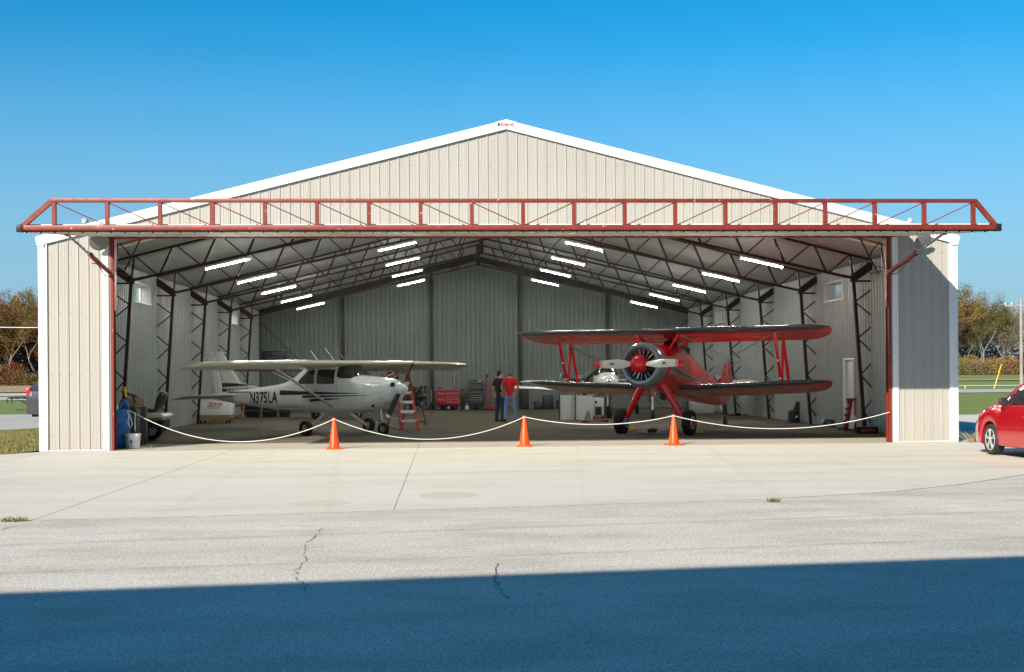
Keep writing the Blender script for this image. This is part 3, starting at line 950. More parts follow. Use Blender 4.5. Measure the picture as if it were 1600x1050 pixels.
# header across the opening
b = MB(); b.bbox((-9.08, -0.02, 4.87), (9.08, 0.20, 4.92)); b.bbox((-9.08, 0.02, 4.92), (9.08, 0.06, 5.1)); part(b, 'door_header', M['red_steel'], smooth=0)
b = MB(); b.bbox((-9.2, -0.04, 4.94), (9.2, 0.0, 5.02)); part(b, 'header_flashing', M['white_trim'], smooth=0)
# cable bundles hanging from roof by the knee (loops at the cylinders)
for s, y in ((-1, .35), (1, .35)):
    b = MB()
    pts = [(s * 8.95, y, 4.75)] + [(s * (8.9 - .16 * math.sin(t)), y + .05, 4.75 - .55 * t / 3.14 - .1 * math.sin(t)) for t in [0.4, .8, 1.2, 1.6, 2.0, 2.5, 3.0]] + [(s * 9.0, y - .2, 4.15)]
    b.tube(pts, .012, 6)
    b.tube([(s * 8.98, y, 4.8), (s * 8.75, y, 4.55), (s * 8.62, y, 4.25), (s * 8.7, y - .1, 4.02), (s * 8.95, y - .2, 4.08)], .012, 6)
    part(b, 'hydraulic_hose', M['black'])

# ---- raised door with its outer truss
door = link('hangar_door', None, hangar)
DY, DZ, HZ = -4.72, 4.46, 4.90
DH = 9.47
b = MB()
nrib = 83
# slab built from sheets across its width
for k in range(19):
    xa = -DH + k * (2 * DH / 19); xb = xa + 2 * DH / 19 - .006
    bb = MB()
    bb.prism([(-0.06, HZ - .01), (DY - .06, DZ - .01), (DY - .06, DZ + .075), (-0.06, HZ + .075)], xa, xb, 'yz')
    bb.obj('door_panel', M['door_skin'], door, smooth=0)
bb = MB()
for k in range(60):
    x = -DH + .15 + k * (2 * DH - .3) / 59
    bb.bar((x, DY + .0, DZ - .018), (x, -0.1, HZ - .018), .022, .012)
bb.obj('panel_ribs', M['door_skin'], door, smooth=0)['kind'] = 'stuff'
bb = MB(); bb.bbox((-DH, DY - .10, DZ - .02), (DH, DY - .062, DZ + .0)); bb.obj('bottom_seal', M['black'], door, smooth=0)
for k in range(0, 95):
    pass
bb = MB(); bb.bbox((-DH, DY - .20, DZ - .0), (DH, DY - .10, DZ + .095)); bb.obj('bottom_chord', M['red_steel'], door, bevel=.004)
TZ = DZ + .60
xp = [-8.80 + i * (17.74 / 18) for i in range(19)]
bb = MB(); bb.bbox((xp[0] - .05, DY - .20, TZ - .07), (xp[-1] + .05, DY - .11, TZ)); bb.obj('top_chord', M['red_steel'], door, bevel=.004)
bb = MB(); bb.bbox((-DH + .05, DY - .05, DZ + .085), (DH - .05, DY - .02, DZ + .13)); bb.obj('top_flashing', M['white_trim'], door, smooth=0)
pm = MB().bbox((-.037, -.04, 0), (.037, .04, TZ - .073 - DZ - .098)).mesh('post', smooth=0, bevel=.003); pm.materials.append(M['red_steel'])
for x in xp:
    o = link('truss_post', pm, door); o.location = (x, DY - .155, DZ + .097)
for i in range(18):
    a, c = (xp[i] + .03, xp[i + 1] - .04) if i < 9 else (xp[i + 1] - .03, xp[i] + .04)
    bb = MB(); bb.cyl((a, DY - .15, TZ - .08), (c, DY - .15, DZ + .10), .010, 6); bb.obj('brace_rod', M['red_steel'], door)
for s in (-1, 1):
    xe = xp[0] if s < 0 else xp[-1]
    bb = MB(); bb.bar((s * (DH - .08), DY - .152, DZ + .08), (xe + s * .03, DY - .152, TZ - .03), .085, .075, up=(0, 1, 0)); bb.obj('end_brace', M['red_steel'], door, smooth=0)
    bb = MB(); bb.bbox((s * (DH - .10), DY - .21, DZ - .03), (s * (DH + .02), DY - .09, DZ + .11)); bb.obj('end_plate', M['black_steel'], door, bevel=.004)
# bolts under the slab's outer edge
bb = MB()
for k in range(72):
    bb.box((-DH + .13 + k * .2613, DY - .07, DZ - .03), (.022, .04, .022))
bb.obj('bolt_row', M['black_steel'], door, smooth=0)['kind'] = 'stuff'
# hydraulic cylinders
for s in (-1, 1):
    hc = link('hydraulic_cylinder', None, hangar)
    a = Vector((s * 9.02, -0.10, 4.02)); e = Vector((s * 9.13, -3.0, 4.60)); mid = a.lerp(e, .52)
    bb = MB(); bb.cyl(a, mid, .052, 14); bb.cyl(mid - (e - a).normalized() * .05, mid, .062, 14); bb.obj('barrel', M['red_steel'], hc)
    bb = MB(); bb.cyl(mid, e, .028, 12); bb.obj('rod', M['steel'], hc)
    for q_, sz in ((e + Vector((0, 0, .02)), (.09, .14, .10)), (a, (.10, .16, .14))):
        bb = MB(); bb.box(q_, sz); bb.obj('clevis', M['red_steel'], hc, bevel=.004)
    bb = MB(); q = [a.lerp(e, t) + Vector((0, 0, -.06 - .10 * math.sin(t * 9) ** 2)) for t in (0, .08, .16, .24, .32, .4, .48)]; bb.tube(q, .011, 6); bb.obj('hose', M['black'], hc)

# ---- fluorescent strip lights
def make_light():
    t = thing('strip_light', '', 'lamp')
    b = MB(); b.prism([(-.63, 0), (.63, 0), (.63, .05), (-.63, .05)], -.055, .055, 'xz'); b.prism([(-.61, -.0), (.61, -.0), (.61, -.012), (-.61, -.012)], -.075, .075, 'xz'); b.obj('housing', M['housing'], t, bevel=.004)
    for y in (-.042, .042):
        b = MB(); b.cyl((-.59, y, -.028), (.59, y, -.028), .0105, 10); b.obj('tube', M['tube'], t)
    for x in (-.61, .61):
        b = MB(); b.bbox((x - .015, -.085, -.065), (x + .015, .085, -.012)); b.obj('end_cap', M['housing'], t)
    return t
first = make_light()
ordn = ['nearest', 'second', 'third', 'fourth', 'farthest']
used = False
for s in (-1, 1):
    for row, cx in (('lower', 7.32), ('upper', 2.95)):
        for i in range(5):
            side = 'left' if s < 0 else 'right'
            lab = f'lit strip light, {ordn[i]} of five in the lower row on the {side} slope'
            if row == 'upper': lab = f'lit strip light near the ridge, {["nearest, behind the door edge", "second", "third", "fourth", "farthest"][i]} of five on the {side}'
            o = first if not used else dup(first)
            used = True
            o['label'] = lab; o['group'] = 'fluorescent strip lights under the hangar roof'
            o.location = (s * cx, FY[i] + .12, bzs(cx) - .10)
            o.rotation_euler = (0, math.atan(.226) * s, 0)

# ---- building behind the camera whose shadow lies across the asphalt
bh = 8.0
an = math.atan(.12)
bk = thing('metal_building', 'long white-walled metal building behind the viewer that shades the asphalt', 'building', (-1.43, -29.53, 0), an)
b = MB(); b.bbox((-34, -14, 0), (34, 0, bh - .15)); b.obj('wall', M['white_trim'], bk, smooth=0)  # unseen wall, made white to bounce light into the shaded ground
b = MB(); b.prism([(-14.1, bh - .14), (.12, bh - .14), (.12, bh), (-7, bh + .9), (-14.1, bh)], -34.2, 34.2, 'yz'); b.obj('roof', M['roof'], bk, smooth=0)
for x in (-25, -15, 9, 19):
    f = link('window', None, bk)
    b = MB(); b.bbox((x - 1, .002, 1), (x + 1, .04, 2.2)); b.obj('frame', M['white_trim'], f, smooth=0)
    b = MB(); b.bbox((x - .92, .042, 1.08), (x + .92, .05, 2.12)); b.obj('pane', M['glass'], f, smooth=0)
# ================================================================ AIRCRAFT TOOLS
def lerp_tab(tab, x):
    """smooth interpolation of station rows (first column x, descending or ascending)"""
    T = sorted(tab)
    if x <= T[0][0]: return T[0][1:]
    if x >= T[-1][0]: return T[-1][1:]
    for i in range(len(T) - 1):
        a, c = T[i], T[i + 1]
        if a[0] <= x <= c[0]:
            t = (x - a[0]) / (c[0] - a[0])
            out = []
            for k in range(1, len(a)):
                m0 = (c[k] - T[i - 1][k]) / (c[0] - T[i - 1][0]) if i > 0 else (c[k] - a[k]) / (c[0] - a[0])
                m1 = (T[i + 2][k] - a[k]) / (T[i + 2][0] - a[0]) if i + 2 < len(T) else (c[k] - a[k]) / (c[0] - a[0])
                h = c[0] - a[0]
                t2, t3 = t * t, t * t * t
                out.append((2 * t3 - 3 * t2 + 1) * a[k] + (t3 - 2 * t2 + t) * h * m0 + (3 * t2 - 2 * t3) * c[k] + (t3 - t2) * h * m1)
            return out

class Fus:
    """fuselage of superellipse sections: rows (x, top, bottom, halfwidth, exponent)"""
    def __init__(s, tab): s.tab = tab
    def pt(s, x, th, off=0.0):
        top, bot, hw, n = lerp_tab(s.tab, x)
        zc, hh = (top + bot) / 2, (top - bot) / 2
        c, q = math.cos(th), math.sin(th)
        return Vector((x, (hw + off) * math.copysign(abs(c) ** (2 / n), c), zc + (hh + off) * math.copysign(abs(q) ** (2 / n), q)))
    def side(s, x, z, sgn, off=0.006):
        top, bot, hw, n = lerp_tab(s.tab, x)
        zc, hh = (top + bot) / 2, (top - bot) / 2
        u = min(0.999, abs((z - zc) / hh))
        return Vector((x, sgn * (hw * (1 - u ** n) ** (1 / n) + off), z))
    def theta(s, x, z):
        top, bot, hw, n = lerp_tab(s.tab, x)
        zc, hh = (top + bot) / 2, (top - bot) / 2
        u = max(-1, min(1, (z - zc) / hh))
        return math.asin(math.copysign(abs(u) ** (n / 2), u))
    def body(s, xs, n=40):
        b = MB()
        b.loft([[s.pt(x, 2 * math.pi * k / n) for k in range(n)] for x in xs])
        return b
    def strip(s, xs, lo, hi, sgn, rows=5, off=0.006):
        b = MB()
        vs = []
        for x in xs:
            a, c = lo(x), hi(x)
            vs += [s.side(x, a + (c - a) * r / rows, sgn, off) for r in range(rows + 1)]
        m = rows + 1
        b.add(vs, [(i * m + r, i * m + r + 1, (i + 1) * m + r + 1, (i + 1) * m + r) for i in range(len(xs) - 1) for r in range(rows)])
        return b
    def over(s, xs, zlo, n=24, off=0.008):
        """patch that wraps over the top from the height zlo(x) on one side to the other"""
        b = MB(); vs = []
        for x in xs:
            t0 = s.theta(x, zlo(x))
            vs += [s.pt(x, t0 + (math.pi - 2 * t0) * k / n, off) for k in range(n + 1)]
        m = n + 1
        b.add(vs, [(i * m + k, i * m + k + 1, (i + 1) * m + k + 1, (i + 1) * m + k) for i in range(len(xs) - 1) for k in range(n)])
        return b

def lin(a, c, n): return [a + (c - a) * i / n for i in range(n + 1)]

def foil_ring(LE, TE, th, nrm, c0=0.0, c1=1.0, n=9, grow=0.0, open_=False, camber=0.02):
    LE, TE, nrm = Vector(LE), Vector(TE), Vector(nrm)
    ch = (TE - LE).length
    if open_:
        cs = [c1 * (i / n) ** 2 for i in range(n + 1)]
    else:
        cs = [0.5 - 0.5 * math.cos(math.pi * i / n) for i in range(n + 1)]
    def half(c): return 5 * th * (.2969 * math.sqrt(max(c, 0)) - .126 * c - .3516 * c * c + .2843 * c ** 3 - .1030 * c ** 4)
    up, lo = [], []
    for c in cs:
        base = LE + (TE - LE) * c + nrm * (camber * ch * 4 * c * (1 - c))
        t = half(c) * ch
        up.append(base + nrm * (t + grow)); lo.append(base - nrm * (t * .8 + grow))
    if open_:
        k = (LE - TE).normalized() * grow
        up = [p + k * (1 - i / n) for i, p in enumerate(up)]; lo = [p + k * (1 - i / n) for i, p in enumerate(lo)]
        return up[::-1] + lo[1:]
    return up[::-1] + lo[1:-1]

def foil(stations, **kw):
    """stations: (LE, TE, thickness ratio, normal)"""
    b = MB()
    op = kw.get('open_', False)
    b.loft([foil_ring(*st, **kw) for st in stations], cap=not op, closed=not op)
    return b

def wheel(parent, c, axis, r, w, rimr, rimmat='chrome', name='wheel', tread=False):
    wh = link(name, None, parent)
    b = MB()
    n = 32
    prof = [(rimr, -w * .32), (rimr + .01, -w * .42), (r * .86, -w * .5), (r * .965, -w * .42), (r, -w * .2), (r, w * .2), (r * .965, w * .42), (r * .86, w * .5), (rimr + .01, w * .42), (rimr, w * .32)]
    b.lathe(prof, n, c, axis); b.obj('tyre', M['rubber'], wh)
    b = MB()
    b.lathe([(rimr, -w * .33), (rimr * .85, -w * .30), (rimr * .80, -w * .18), (rimr * .3, -w * .16), (rimr * .28, -w * .3), (rimr * .28, w * .3), (rimr * .3, w * .16), (rimr * .80, w * .18), (rimr * .85, w * .30), (rimr, w * .33)], n, c, axis)
    b.obj('rim', M[rimmat], wh)
    return wh

# ================================================================ WHITE HIGH-WING AEROPLANE
ces = thing('high_wing_airplane', 'white high-wing single-engine airplane with black stripes and registration N375LA', 'airplane', (-4.55, 6.95, 0), R(-39.8))
F = Fus([(2.34, 1.46, 1.10, .17, 2.0), (2.30, 1.52, 1.00, .30, 2.2), (2.18, 1.57, .90, .41, 2.3), (1.95, 1.61, .79, .47, 2.4), (1.5, 1.645, .69, .52, 2.7), (1.12, 1.675, .64, .535, 3.0), (0.98, 1.72, .63, .535, 3.0),
         (0.72, 1.93, .61, .53, 3.0), (.55, 2.02, .605, .53, 3.2), (0.2, 2.03, .60, .53, 3.4), (-.7, 2.00, .61, .52, 3.4), (-1.15, 1.88, .64, .48, 3.0), (-1.7, 1.61, .68, .40, 2.6), (-2.3, 1.45, .67, .33, 2.6), (-3.3, 1.34, .74, .235, 2.6), (-4.5, 1.24, .85, .12, 2.4), (-5.45, 1.16, .98, .035, 2.0)])
F.body(lin(-5.45, -2.0, 14) + lin(-1.9, 1.0, 30)[0:] + lin(1.06, 2.34, 22)).obj('fuselage', M['white'], ces)
F.over(lin(.47, 1.08, 10), lambda x: 1.60 + max(0, (.62 - x)) * .35 + .05 * (x > 1)).obj('windshield', M['glass'], ces)
b = F.over([.44, .47], lambda x: 1.58); b.obj('windshield_frame', M['white'], ces)
for sg in (-1, 1):
    F.strip(lin(-.33, .38, 8), lambda x: 1.45, lambda x: 1.86, sg, off=.008).obj('side_window', M['glass'], ces)
    F.strip(lin(-1.12, -.44, 8), lambda x: 1.45, lambda x: 1.85 - max(0, (-.62 - x)) ** 1.3 * .75, sg, off=.008).obj('rear_window', M['glass'], ces)
    F.strip(lin(-2.05, 1.30, 30), lambda x: 1.185 - .062 * (1.3 - x) / 3.35 - .005, lambda x: 1.185 + .075 * (1.3 - x) / 3.35 + .003, sg, off=.005).obj('stripe', M['navy'], ces)
    F.strip(lin(-.95, 1.75, 24), lambda x: 1.13 - .085 * (1.75 - x) / 2.7, lambda x: 1.135 - .02 * (1.75 - x) / 2.7, sg, off=.005).obj('stripe', M['navy'], ces)
    F.strip(lin(-.62, .62, 10), lambda x: 1.03 - .10 * (.62 - x) / 1.24, lambda x: 1.045 - .03 * (.62 - x) / 1.24, sg, off=.005).obj('stripe', M['navy'], ces)
    # door outline as a recessed dark seam
    b = MB()
    for xa, za, xb, zb in ((.46, .72, .46, 1.9), (-.40, .72, -.40, 1.9), (-.40, .72, .46, .72)):
        q = [F.side(xa + (xb - xa) * i / 8, za + (zb - za) * i / 8, sg, .0015) for i in range(9)]
        b.tube(q, .0035, 4)
    for xa, za, xb, zb in ((1.48, .74, 1.48, 1.6), (2.02, .9, 2.02, 1.5), (1.48, 1.33, 2.2, 1.36), (-1.3, .7, -1.3, 1.7)):
        q = [F.side(xa + (xb - xa) * i / 8, za + (zb - za) * i / 8, sg, .001) for i in range(9)]
        b.tube(q, .0025, 4)
    b.obj('panel_seams', M['steel'], ces)['kind'] = 'stuff'
    # letters on the fuselage side
    text_obj('registration', 'N375LA', 0.47, M['print_dark'], ces, (lambda s_: (lambda x, y: F.side(-2.86 + (x * (1 if s_ < 0 else -1)), .885 + y + .02 * x, s_, .02)))(sg), 0.86, 0.008)
    # wings: square to the fuselage
    st = []
    for y, le, te, z, th in ((0, .78, -.85, 2.06, .13), (1, .78, -.85, 2.06, .13), (2.6, .78, -.85, 2.06, .13), (4.8, .66, -.55, 2.05, .13), (5.15, .60, -.50, 2.04, .12), (5.38, .48, -.42, 2.01, .10), (5.50, .25, -.30, 1.99, .06)):
        st.append(((le, sg * y, z - .03), (te, sg * y, z - .20), th, (.1, 0, 1)))
    w = foil(st).obj('wing', M['cream'], ces)
    b = MB()
    for (a, c) in (((-.50, 1.0, 1.83), (-.50, 2.6, 1.83)), ((-.50, 2.68, 1.83), (-.34, 4.9, 1.84))):
        b.bar((a[0], sg * a[1], a[2]), (c[0], sg * c[1], c[2]), .012, .01)
    b.obj('flap_gap', M['steel'], w)['kind'] = 'stuff'
    b = MB(); b.bar((.30, sg * .52, .80), (.22, sg * 2.62, 1.90), .13, .035, up=(0, 0, 1)); b.obj('wing_strut', M['cream'], ces, bevel=.012)
    b = MB(); b.sphere((.28, sg * 2.6, 1.92), .075, sc=(1.5, 1, .5)); b.sphere((.30, sg * .54, .82), .07, sc=(1.4, .5, .8)); b.obj('strut_fairing', M['cream'], ces)['kind'] = 'stuff'
    # main leg and wheel
    b = MB(); b.bar((-.03, sg * .38, .66), (0, sg * 1.20, .21), .09, .03, up=(1, 0, 0)); b.obj('gear_leg', M['cream'], ces, bevel=.01)
    wheel(ces, (0, sg * 1.27, .215), (0, 1, 0), .215, .15, .10)
    # stabiliser
    st = [((-4.28, sg * .04, 1.11), (-5.38, sg * .04, .99), .07, (0, 0, 1)), ((-4.40, sg * 1.0, 1.11), (-5.40, sg * 1.0, .98), .07, (0, 0, 1)), ((-4.55, sg * 1.68, 1.11), (-5.46, sg * 1.68, .96), .06, (0, 0, 1)), ((-4.68, sg * 1.74, 1.10), (-5.46, sg * 1.74, .96), .03, (0, 0, 1))]
    foil(st, camber=0).obj('stabiliser', M['cream'], ces)
    # side cowl inlet
    b = MB(); b.sphere((2.31, sg * .20, 1.42), .085, sc=(.35, 1.25, .85)); b.obj('air_inlet', M['black'], ces)
    b = MB(); b.sphere(F.side(1.72, .86, sg, -.02), .055, sc=(1, .5, 1.3)); b.obj('exhaust_opening', M['black'], ces)
    b = MB(); b.cyl((2.17, sg * .36, .94), (2.17, sg * .36, .86), .03); b.obj('exhaust_pipe', M['steel'], ces)
for sg in (-1, 1):
    b = MB()
    for x0, z0, x1, z1, n_ in ((1.0, 1.42, 2.1, 1.47, 22), (1.5, .8, 1.5, 1.55, 14), (-1.32, .8, -1.32, 1.6, 14), (-2.2, .8, -2.2, 1.38, 12), (-3.4, .86, -3.4, 1.28, 9), (.48, .75, .48, 1.4, 12), (-.42, .75, -.42, 1.4, 12), (-4.2, 1.1, -1.4, 1.42, 40)):
        for i in range(n_):
            u = i / (n_ - 1); p = F.side(x0 + (x1 - x0) * u, z0 + (z1 - z0) * u, sg, .001)
            b.box(p, (.010, .006, .010))
    b.obj('rivets', M['steel'], ces, smooth=0)['kind'] = 'stuff'
    b = MB(); b.box(F.side(-.30, 1.27, sg, .012), (.10, .02, .025)); b.obj('door_handle', M['chrome'], ces)
# fin and rudder
st = [((-3.35, 0, 1.34), (-5.02, 0, 1.30), .04, (0, 1, 0)), ((-4.20, 0, 1.50), (-5.05, 0, 1.50), .08, (0, 1, 0)), ((-4.62, 0, 1.95), (-5.20, 0, 1.95), .10, (0, 1, 0)), ((-5.0, 0, 2.42), (-5.38, 0, 2.42), .10, (0, 1, 0)), ((-5.09, 0, 2.47), (-5.36, 0, 2.47), .05, (0, 1, 0))]
foil(st, camber=0).obj('fin', M['white'], ces)
st = [((-5.05, 0, 1.12), (-5.42, 0, 1.12), .09, (0, 1, 0)), ((-5.08, 0, 1.5), (-5.50, 0, 1.5), .09, (0, 1, 0)), ((-5.235, 0, 1.95), (-5.62, 0, 1.95), .08, (0, 1, 0)), ((-5.42, 0, 2.42), (-5.76, 0, 2.42), .07, (0, 1, 0)), ((-5.44, 0, 2.50), (-5.72, 0, 2.50), .04, (0, 1, 0))]
foil(st, camber=0).obj('rudder', M['white'], ces)
for sg in (-1, 1):
    b = MB(); b.add([(-3.75, sg * .055, 1.40), (-4.35, sg * .052, 1.38), (-5.0, sg * .04, 1.35), (-5.0, sg * .042, 1.48), (-4.45, sg * .052, 1.47), (-3.75, sg * .055, 1.425)], [(0, 1, 2, 3, 4, 5)])
    b.obj('stripe', M['navy'], ces, smooth=0, fixn=False)
    F.strip(lin(-4.7, -3.5, 8), lambda x: 1.17 + (x + 4.7) * .02, lambda x: 1.215, sg, off=.006).obj('stripe', M['navy'], ces)
b = MB(); b.lathe([(.02, 0), (.022, .02), (.012, .05)], 10, (-5.2, 0, 2.47)); b.obj('beacon', M['red_lens'], ces)
b = MB(); b.tube([(-5.05, 0, 2.36), (-5.9, .0, 2.37)], .008, 5); b.obj('static_wick', M['steel'], ces)
for x, y, l, m in ((-.55, -.25, .42, 'white'), (.05, -.2, .5, 'white'), (.1, .2, .5, 'steel')):
    b = MB(); b.tube([(x, y, 2.12), (x - l * .72, y, 2.12 + l * .72)], .009, 6); b.obj('antenna', M[m], ces)
b = MB(); b.tube([(-.35 + .09 * math.cos(t), .02, 2.20 + .10 * math.sin(t)) for t in [i * math.pi / 10 for i in range(11)]], .01, 6); b.obj('loop_antenna', M['black'], ces)
# nose leg
b = MB(); b.cyl((1.66, 0, .78), (1.72, 0, .40), .035); b.cyl((1.72, 0, .42), (1.74, 0, .25), .022); b.bar((1.74, .09, .40), (1.76, .09, .18), .02, .03); b.bar((1.74, -.09, .40), (1.76, -.09, .18), .02, .03); b.bar((1.73, -.1, .40), (1.73, .1, .40), .03, .03); b.tube([(1.66, 0, .45), (1.58, 0, .36), (1.68, 0, .28)], .014, 6)
b.obj('nose_leg', M['chrome'], ces)
wheel(ces, (1.76, 0, .18), (0, 1, 0), .18, .12, .085, name='nose_wheel')
for sg in (-1,):
    b = MB(); b.sphere((1.4, -.2, .62), .04); b.cyl((1.1, -.28, .64), (1.1, -.28, .55), .02); b.obj('drain_tube', M['cream'], ces)['kind'] = 'stuff'
# spinner, propeller
b = MB(); b.lathe([(.175, 0), (.175, .04), (.16, .12), (.12, .22), (.06, .30), (.012, .335)], 24, (2.35, 0, 1.30), (1, 0, 0)); b.obj('spinner', M['white'], ces)
pr_ = link('propeller', None, ces)
for k, (sa) in enumerate((0, math.pi)):
    ang = R(36) + sa
    d = Vector((0, math.sin(ang), math.cos(ang)))            # span direction in the prop plane
    t = Vector((0, math.cos(ang), -math.sin(ang)))           # chord direction in plane
    c = Vector((2.43, 0, 1.30))
    def bl(r0, r1, grow, nst):
        st = []
        for i in range(nst + 1):
            r = r0 + (r1 - r0) * i / nst
            chd = (.085 + .07 * min(1, (r - .12) / .3)) * (1 - max(0, (r - .80) / .17) ** 2 * .55)
            tw = -R(58 - 40 * r)
            cd = (t * math.cos(tw) + Vector((1, 0, 0)) * math.sin(tw))
            nd = (Vector((1, 0, 0)) * math.cos(tw) - t * math.sin(tw))
            st.append((c + d * r + cd * (chd * .5 + grow), c + d * r - cd * (chd * .5 + grow), .13 + grow, nd))
        return foil(st, camber=.02)
    bl(.12, .95, 0, 10).obj('blade', M['black'], pr_)
    bl(.865, .953, .0025, 3).obj('blade_tip', M['white'], pr_)

# ================================================================ RED BIPLANE
bi = thing('biplane', 'red biplane with blue-grey leading edges, silver cowling and radial engine', 'airplane', (4.50, 5.25, 0), R(-122))
G = Fus([(1.02, 2.40, 1.36, .53, 2.0), (.7, 2.46, 1.30, .54, 2.1), (.3, 2.48, 1.22, .52, 2.3), (-.2, 2.47, 1.12, .49, 2.6), (-.9, 2.42, 1.02, .45, 2.7), (-1.8, 2.26, .93, .41, 2.5), (-3, 1.90, .80, .30, 2.3), (-4.4, 1.48, .68, .16, 2.1), (-5.6, 1.16, .66, .045, 2.0)])
G.body(lin(-5.6, -2, 14) + lin(-1.85, 1.02, 20)).obj('fuselage', M['red_paint'], bi)
for sg in (-1, 1):
    G.strip(lin(-3.1, .98, 26), lambda x: 1.90 + (x - 1) * .155 - .115 * ((x + 3.1) / 4.1), lambda x: 1.90 + (x - 1) * .155 + .115 * ((x + 3.1) / 4.1), sg, off=.006).obj('stripe', M['grey_blue'], bi)
    for q in (-1, 1):
        G.strip(lin(-3.1, .98, 26), lambda x: 1.90 + (x - 1) * .155 + q * .115 * ((x + 3.1) / 4.1) - .009, lambda x: 1.90 + (x - 1) * .155 + q * .115 * ((x + 3.1) / 4.1) + .009, sg, rows=2, off=.009).obj('pinstripe', M['cream'], bi)
    # formers showing as faint ridges on the rear fuselage
    b = MB()
    for zf in (.28, .75):
        q = []
        for x in lin(-5.2, -.6, 20):
            top, bot, hw, n = lerp_tab(G.tab, x)
            q.append(G.side(x, bot + (top - bot) * zf, sg, .001))
        b.tube(q, .007, 4)
    b.obj('stringers', M['red_paint'], bi)['kind'] = 'stuff'
# cowling (axis tilted a touch upward)
ax = Vector((1, 0, .10)).normalized()
cc = Vector((.80, 0, 1.87))
b = MB(); b.lathe([(.545, -.02), (.60, .12), (.62, .30), (.615, .44), (.585, .55), (.53, .62), (.47, .625), (.44, .58), (.435, .45), (.45, .2)], 48, cc, ax); b.obj('cowling', M['silver_cowl'], bi)
b = MB()   # lower red chin behind the ring
b.lathe([(.50, -.45), (.575, -.20), (.585, .02)], 40, cc + Vector((-.02, 0, -.02)), ax); b.obj('cowl_skirt', M['red_paint'], bi)
b = MB(); b.lathe([(.02, .16), (.44, .16), (.44, .19), (.02, .19)], 32, cc, ax); b.obj('baffle', M['black'], bi)
en = link('radial_engine', None, bi)
b = MB(); b.lathe([(.18, .2), (.20, .30), (.18, .42), (.13, .50), (.09, .56), (.05, .66)], 24, cc, ax); b.obj('crankcase', M['charcoal'], en)
ux = ax.orthogonal().normalized(); uy = ax.cross(ux)
for k in range(9):
    a = 2 * math.pi * k / 9 + .2
    d = ux * math.cos(a) + uy * math.sin(a)
    p0 = cc + ax * .33
    b = MB()
    rr = []
    pts = []
    for i in range(17):
        pts.append(p0 + d * (.17 + .245 * i / 16)); rr.append(.066 if i % 2 else .05)
    b.tube(pts, rr, 12); b.obj('cylinder', M['charcoal'], en, smooth=0)
    for q in (-.16, .16):
        d2 = ux * math.cos(a + q) + uy * math.sin(a + q)
        b = MB(); b.cyl(p0 + ax * .10 + d2 * .17, p0 + ax * .09 + d2 * .42, .011, 6); b.obj('pushrod_tube', M['chrome'], en)
# spinner + prop
sc_ = cc + ax * .64
b = MB(); b.lathe([(.235, 0), (.245, .04), (.225, .14), (.17, .24), (.09, .305), (.015, .33)], 32, sc_, ax); b.obj('spinner', M['red_paint'], bi)
pr2 = link('propeller', None, bi)
for sg in (-1, 1):
    ang = R(0.5)
    d = (Vector((0, 1, 0)) * math.cos(ang) + Vector((0, 0, 1)) * math.sin(ang)) * sg
    t = d.cross(ax).normalized()
    c = sc_ + ax * .09
    def bl2(r0, r1, grow, nst):
        st = []
        for i in range(nst + 1):
            r = r0 + (r1 - r0) * i / nst
            q = (r - .2) / 1.1
            chd = .11 + .17 * math.sin(min(1, max(0, q * 1.25)) * math.pi) ** .8 * (1 if q < .4 else 1) if q < .4 else .27 - .10 * (q - .4) / .6
            chd *= (1 - max(0, (q - .86) / .15) ** 2 * .6)
            tw = R(42 - 34 * q)
            cd = (t * math.cos(tw) + ax * math.sin(tw)); nd = (ax * math.cos(tw) - t * math.sin(tw))
            st.append((c + d * r + cd * (chd * .5 + grow), c + d * r - cd * (chd * .5 + grow), .11 + grow, nd))
        return foil(st, camber=.02)
    bl2(.2, 1.30, 0, 12).obj('blade', M['white'], pr2)
    bl2(1.12, 1.303, .004, 4).obj('blade_tip', M['red_paint'], pr2)
    for r in (1.06, 1.095): bl2(r - .01, r + .008, .004, 1).obj('tip_band', M['red_paint'], pr2)
    b = MB(); b.sphere(c + d * .75 + ax * .055, .05, 12, 6, (.5, 1.2, .7)); b.obj('blade_decal', M['timber'], pr2)
# wings
def bwing(sg, LE0, ch, z0, z1, y0, y1, root=False):
    sts = []
    H = 1.05
    ys = [y0, y0 + 1, (y0 + y1) * .5, y1 - H] + [y1 - H + H * math.sin(math.pi / 2 * i / 7) for i in range(1, 8)]
    for y in ys:
        u = max(0, (y - (y1 - H)) / H)
        k = math.sqrt(max(0.004, 1 - u ** 2.4))
        z = z0 + (z1 - z0) * (y / y1)
        le = LE0 - ch * .30 * (1 - k); te = LE0 - ch + ch * .70 * (1 - k) * .95
        if le - te < .04: le = te + .04
        sts.append(((le, sg * y, z), (te, sg * y, z - .21 * (le - te)), .135 * (.35 + .65 * k) , (.2, 0, .98)))
    w = foil(sts, camber=.03).obj('wing', M['red_paint'], bi)
    foil(sts, camber=.03, open_=True, c1=.15, grow=.004, n=8).obj('leading_edge', M['grey_blue'], w)
    b = MB()
    for i in range(1, 15):          # ribs under the fabric
        y = y0 + .3 + i * .30
        if y > y1 - .9: break
        z = z0 + (z1 - z0) * (y / y1)
        b.tube([(LE0 - ch * c_, sg * y, z - .21 * ch * c_ + ch * (.03 * 4 * c_ * (1 - c_) - 4 * .135 * (.2969 * math.sqrt(c_) - .126 * c_ - .3516 * c_ ** 2 + .2843 * c_ ** 3 - .103 * c_ ** 4)) + .002) for c_ in (.2, .3, .45, .6, .75, .9)], .006, 4)
    b.obj('wing_ribs', M['red_paint'], w)['kind'] = 'stuff'
    return w
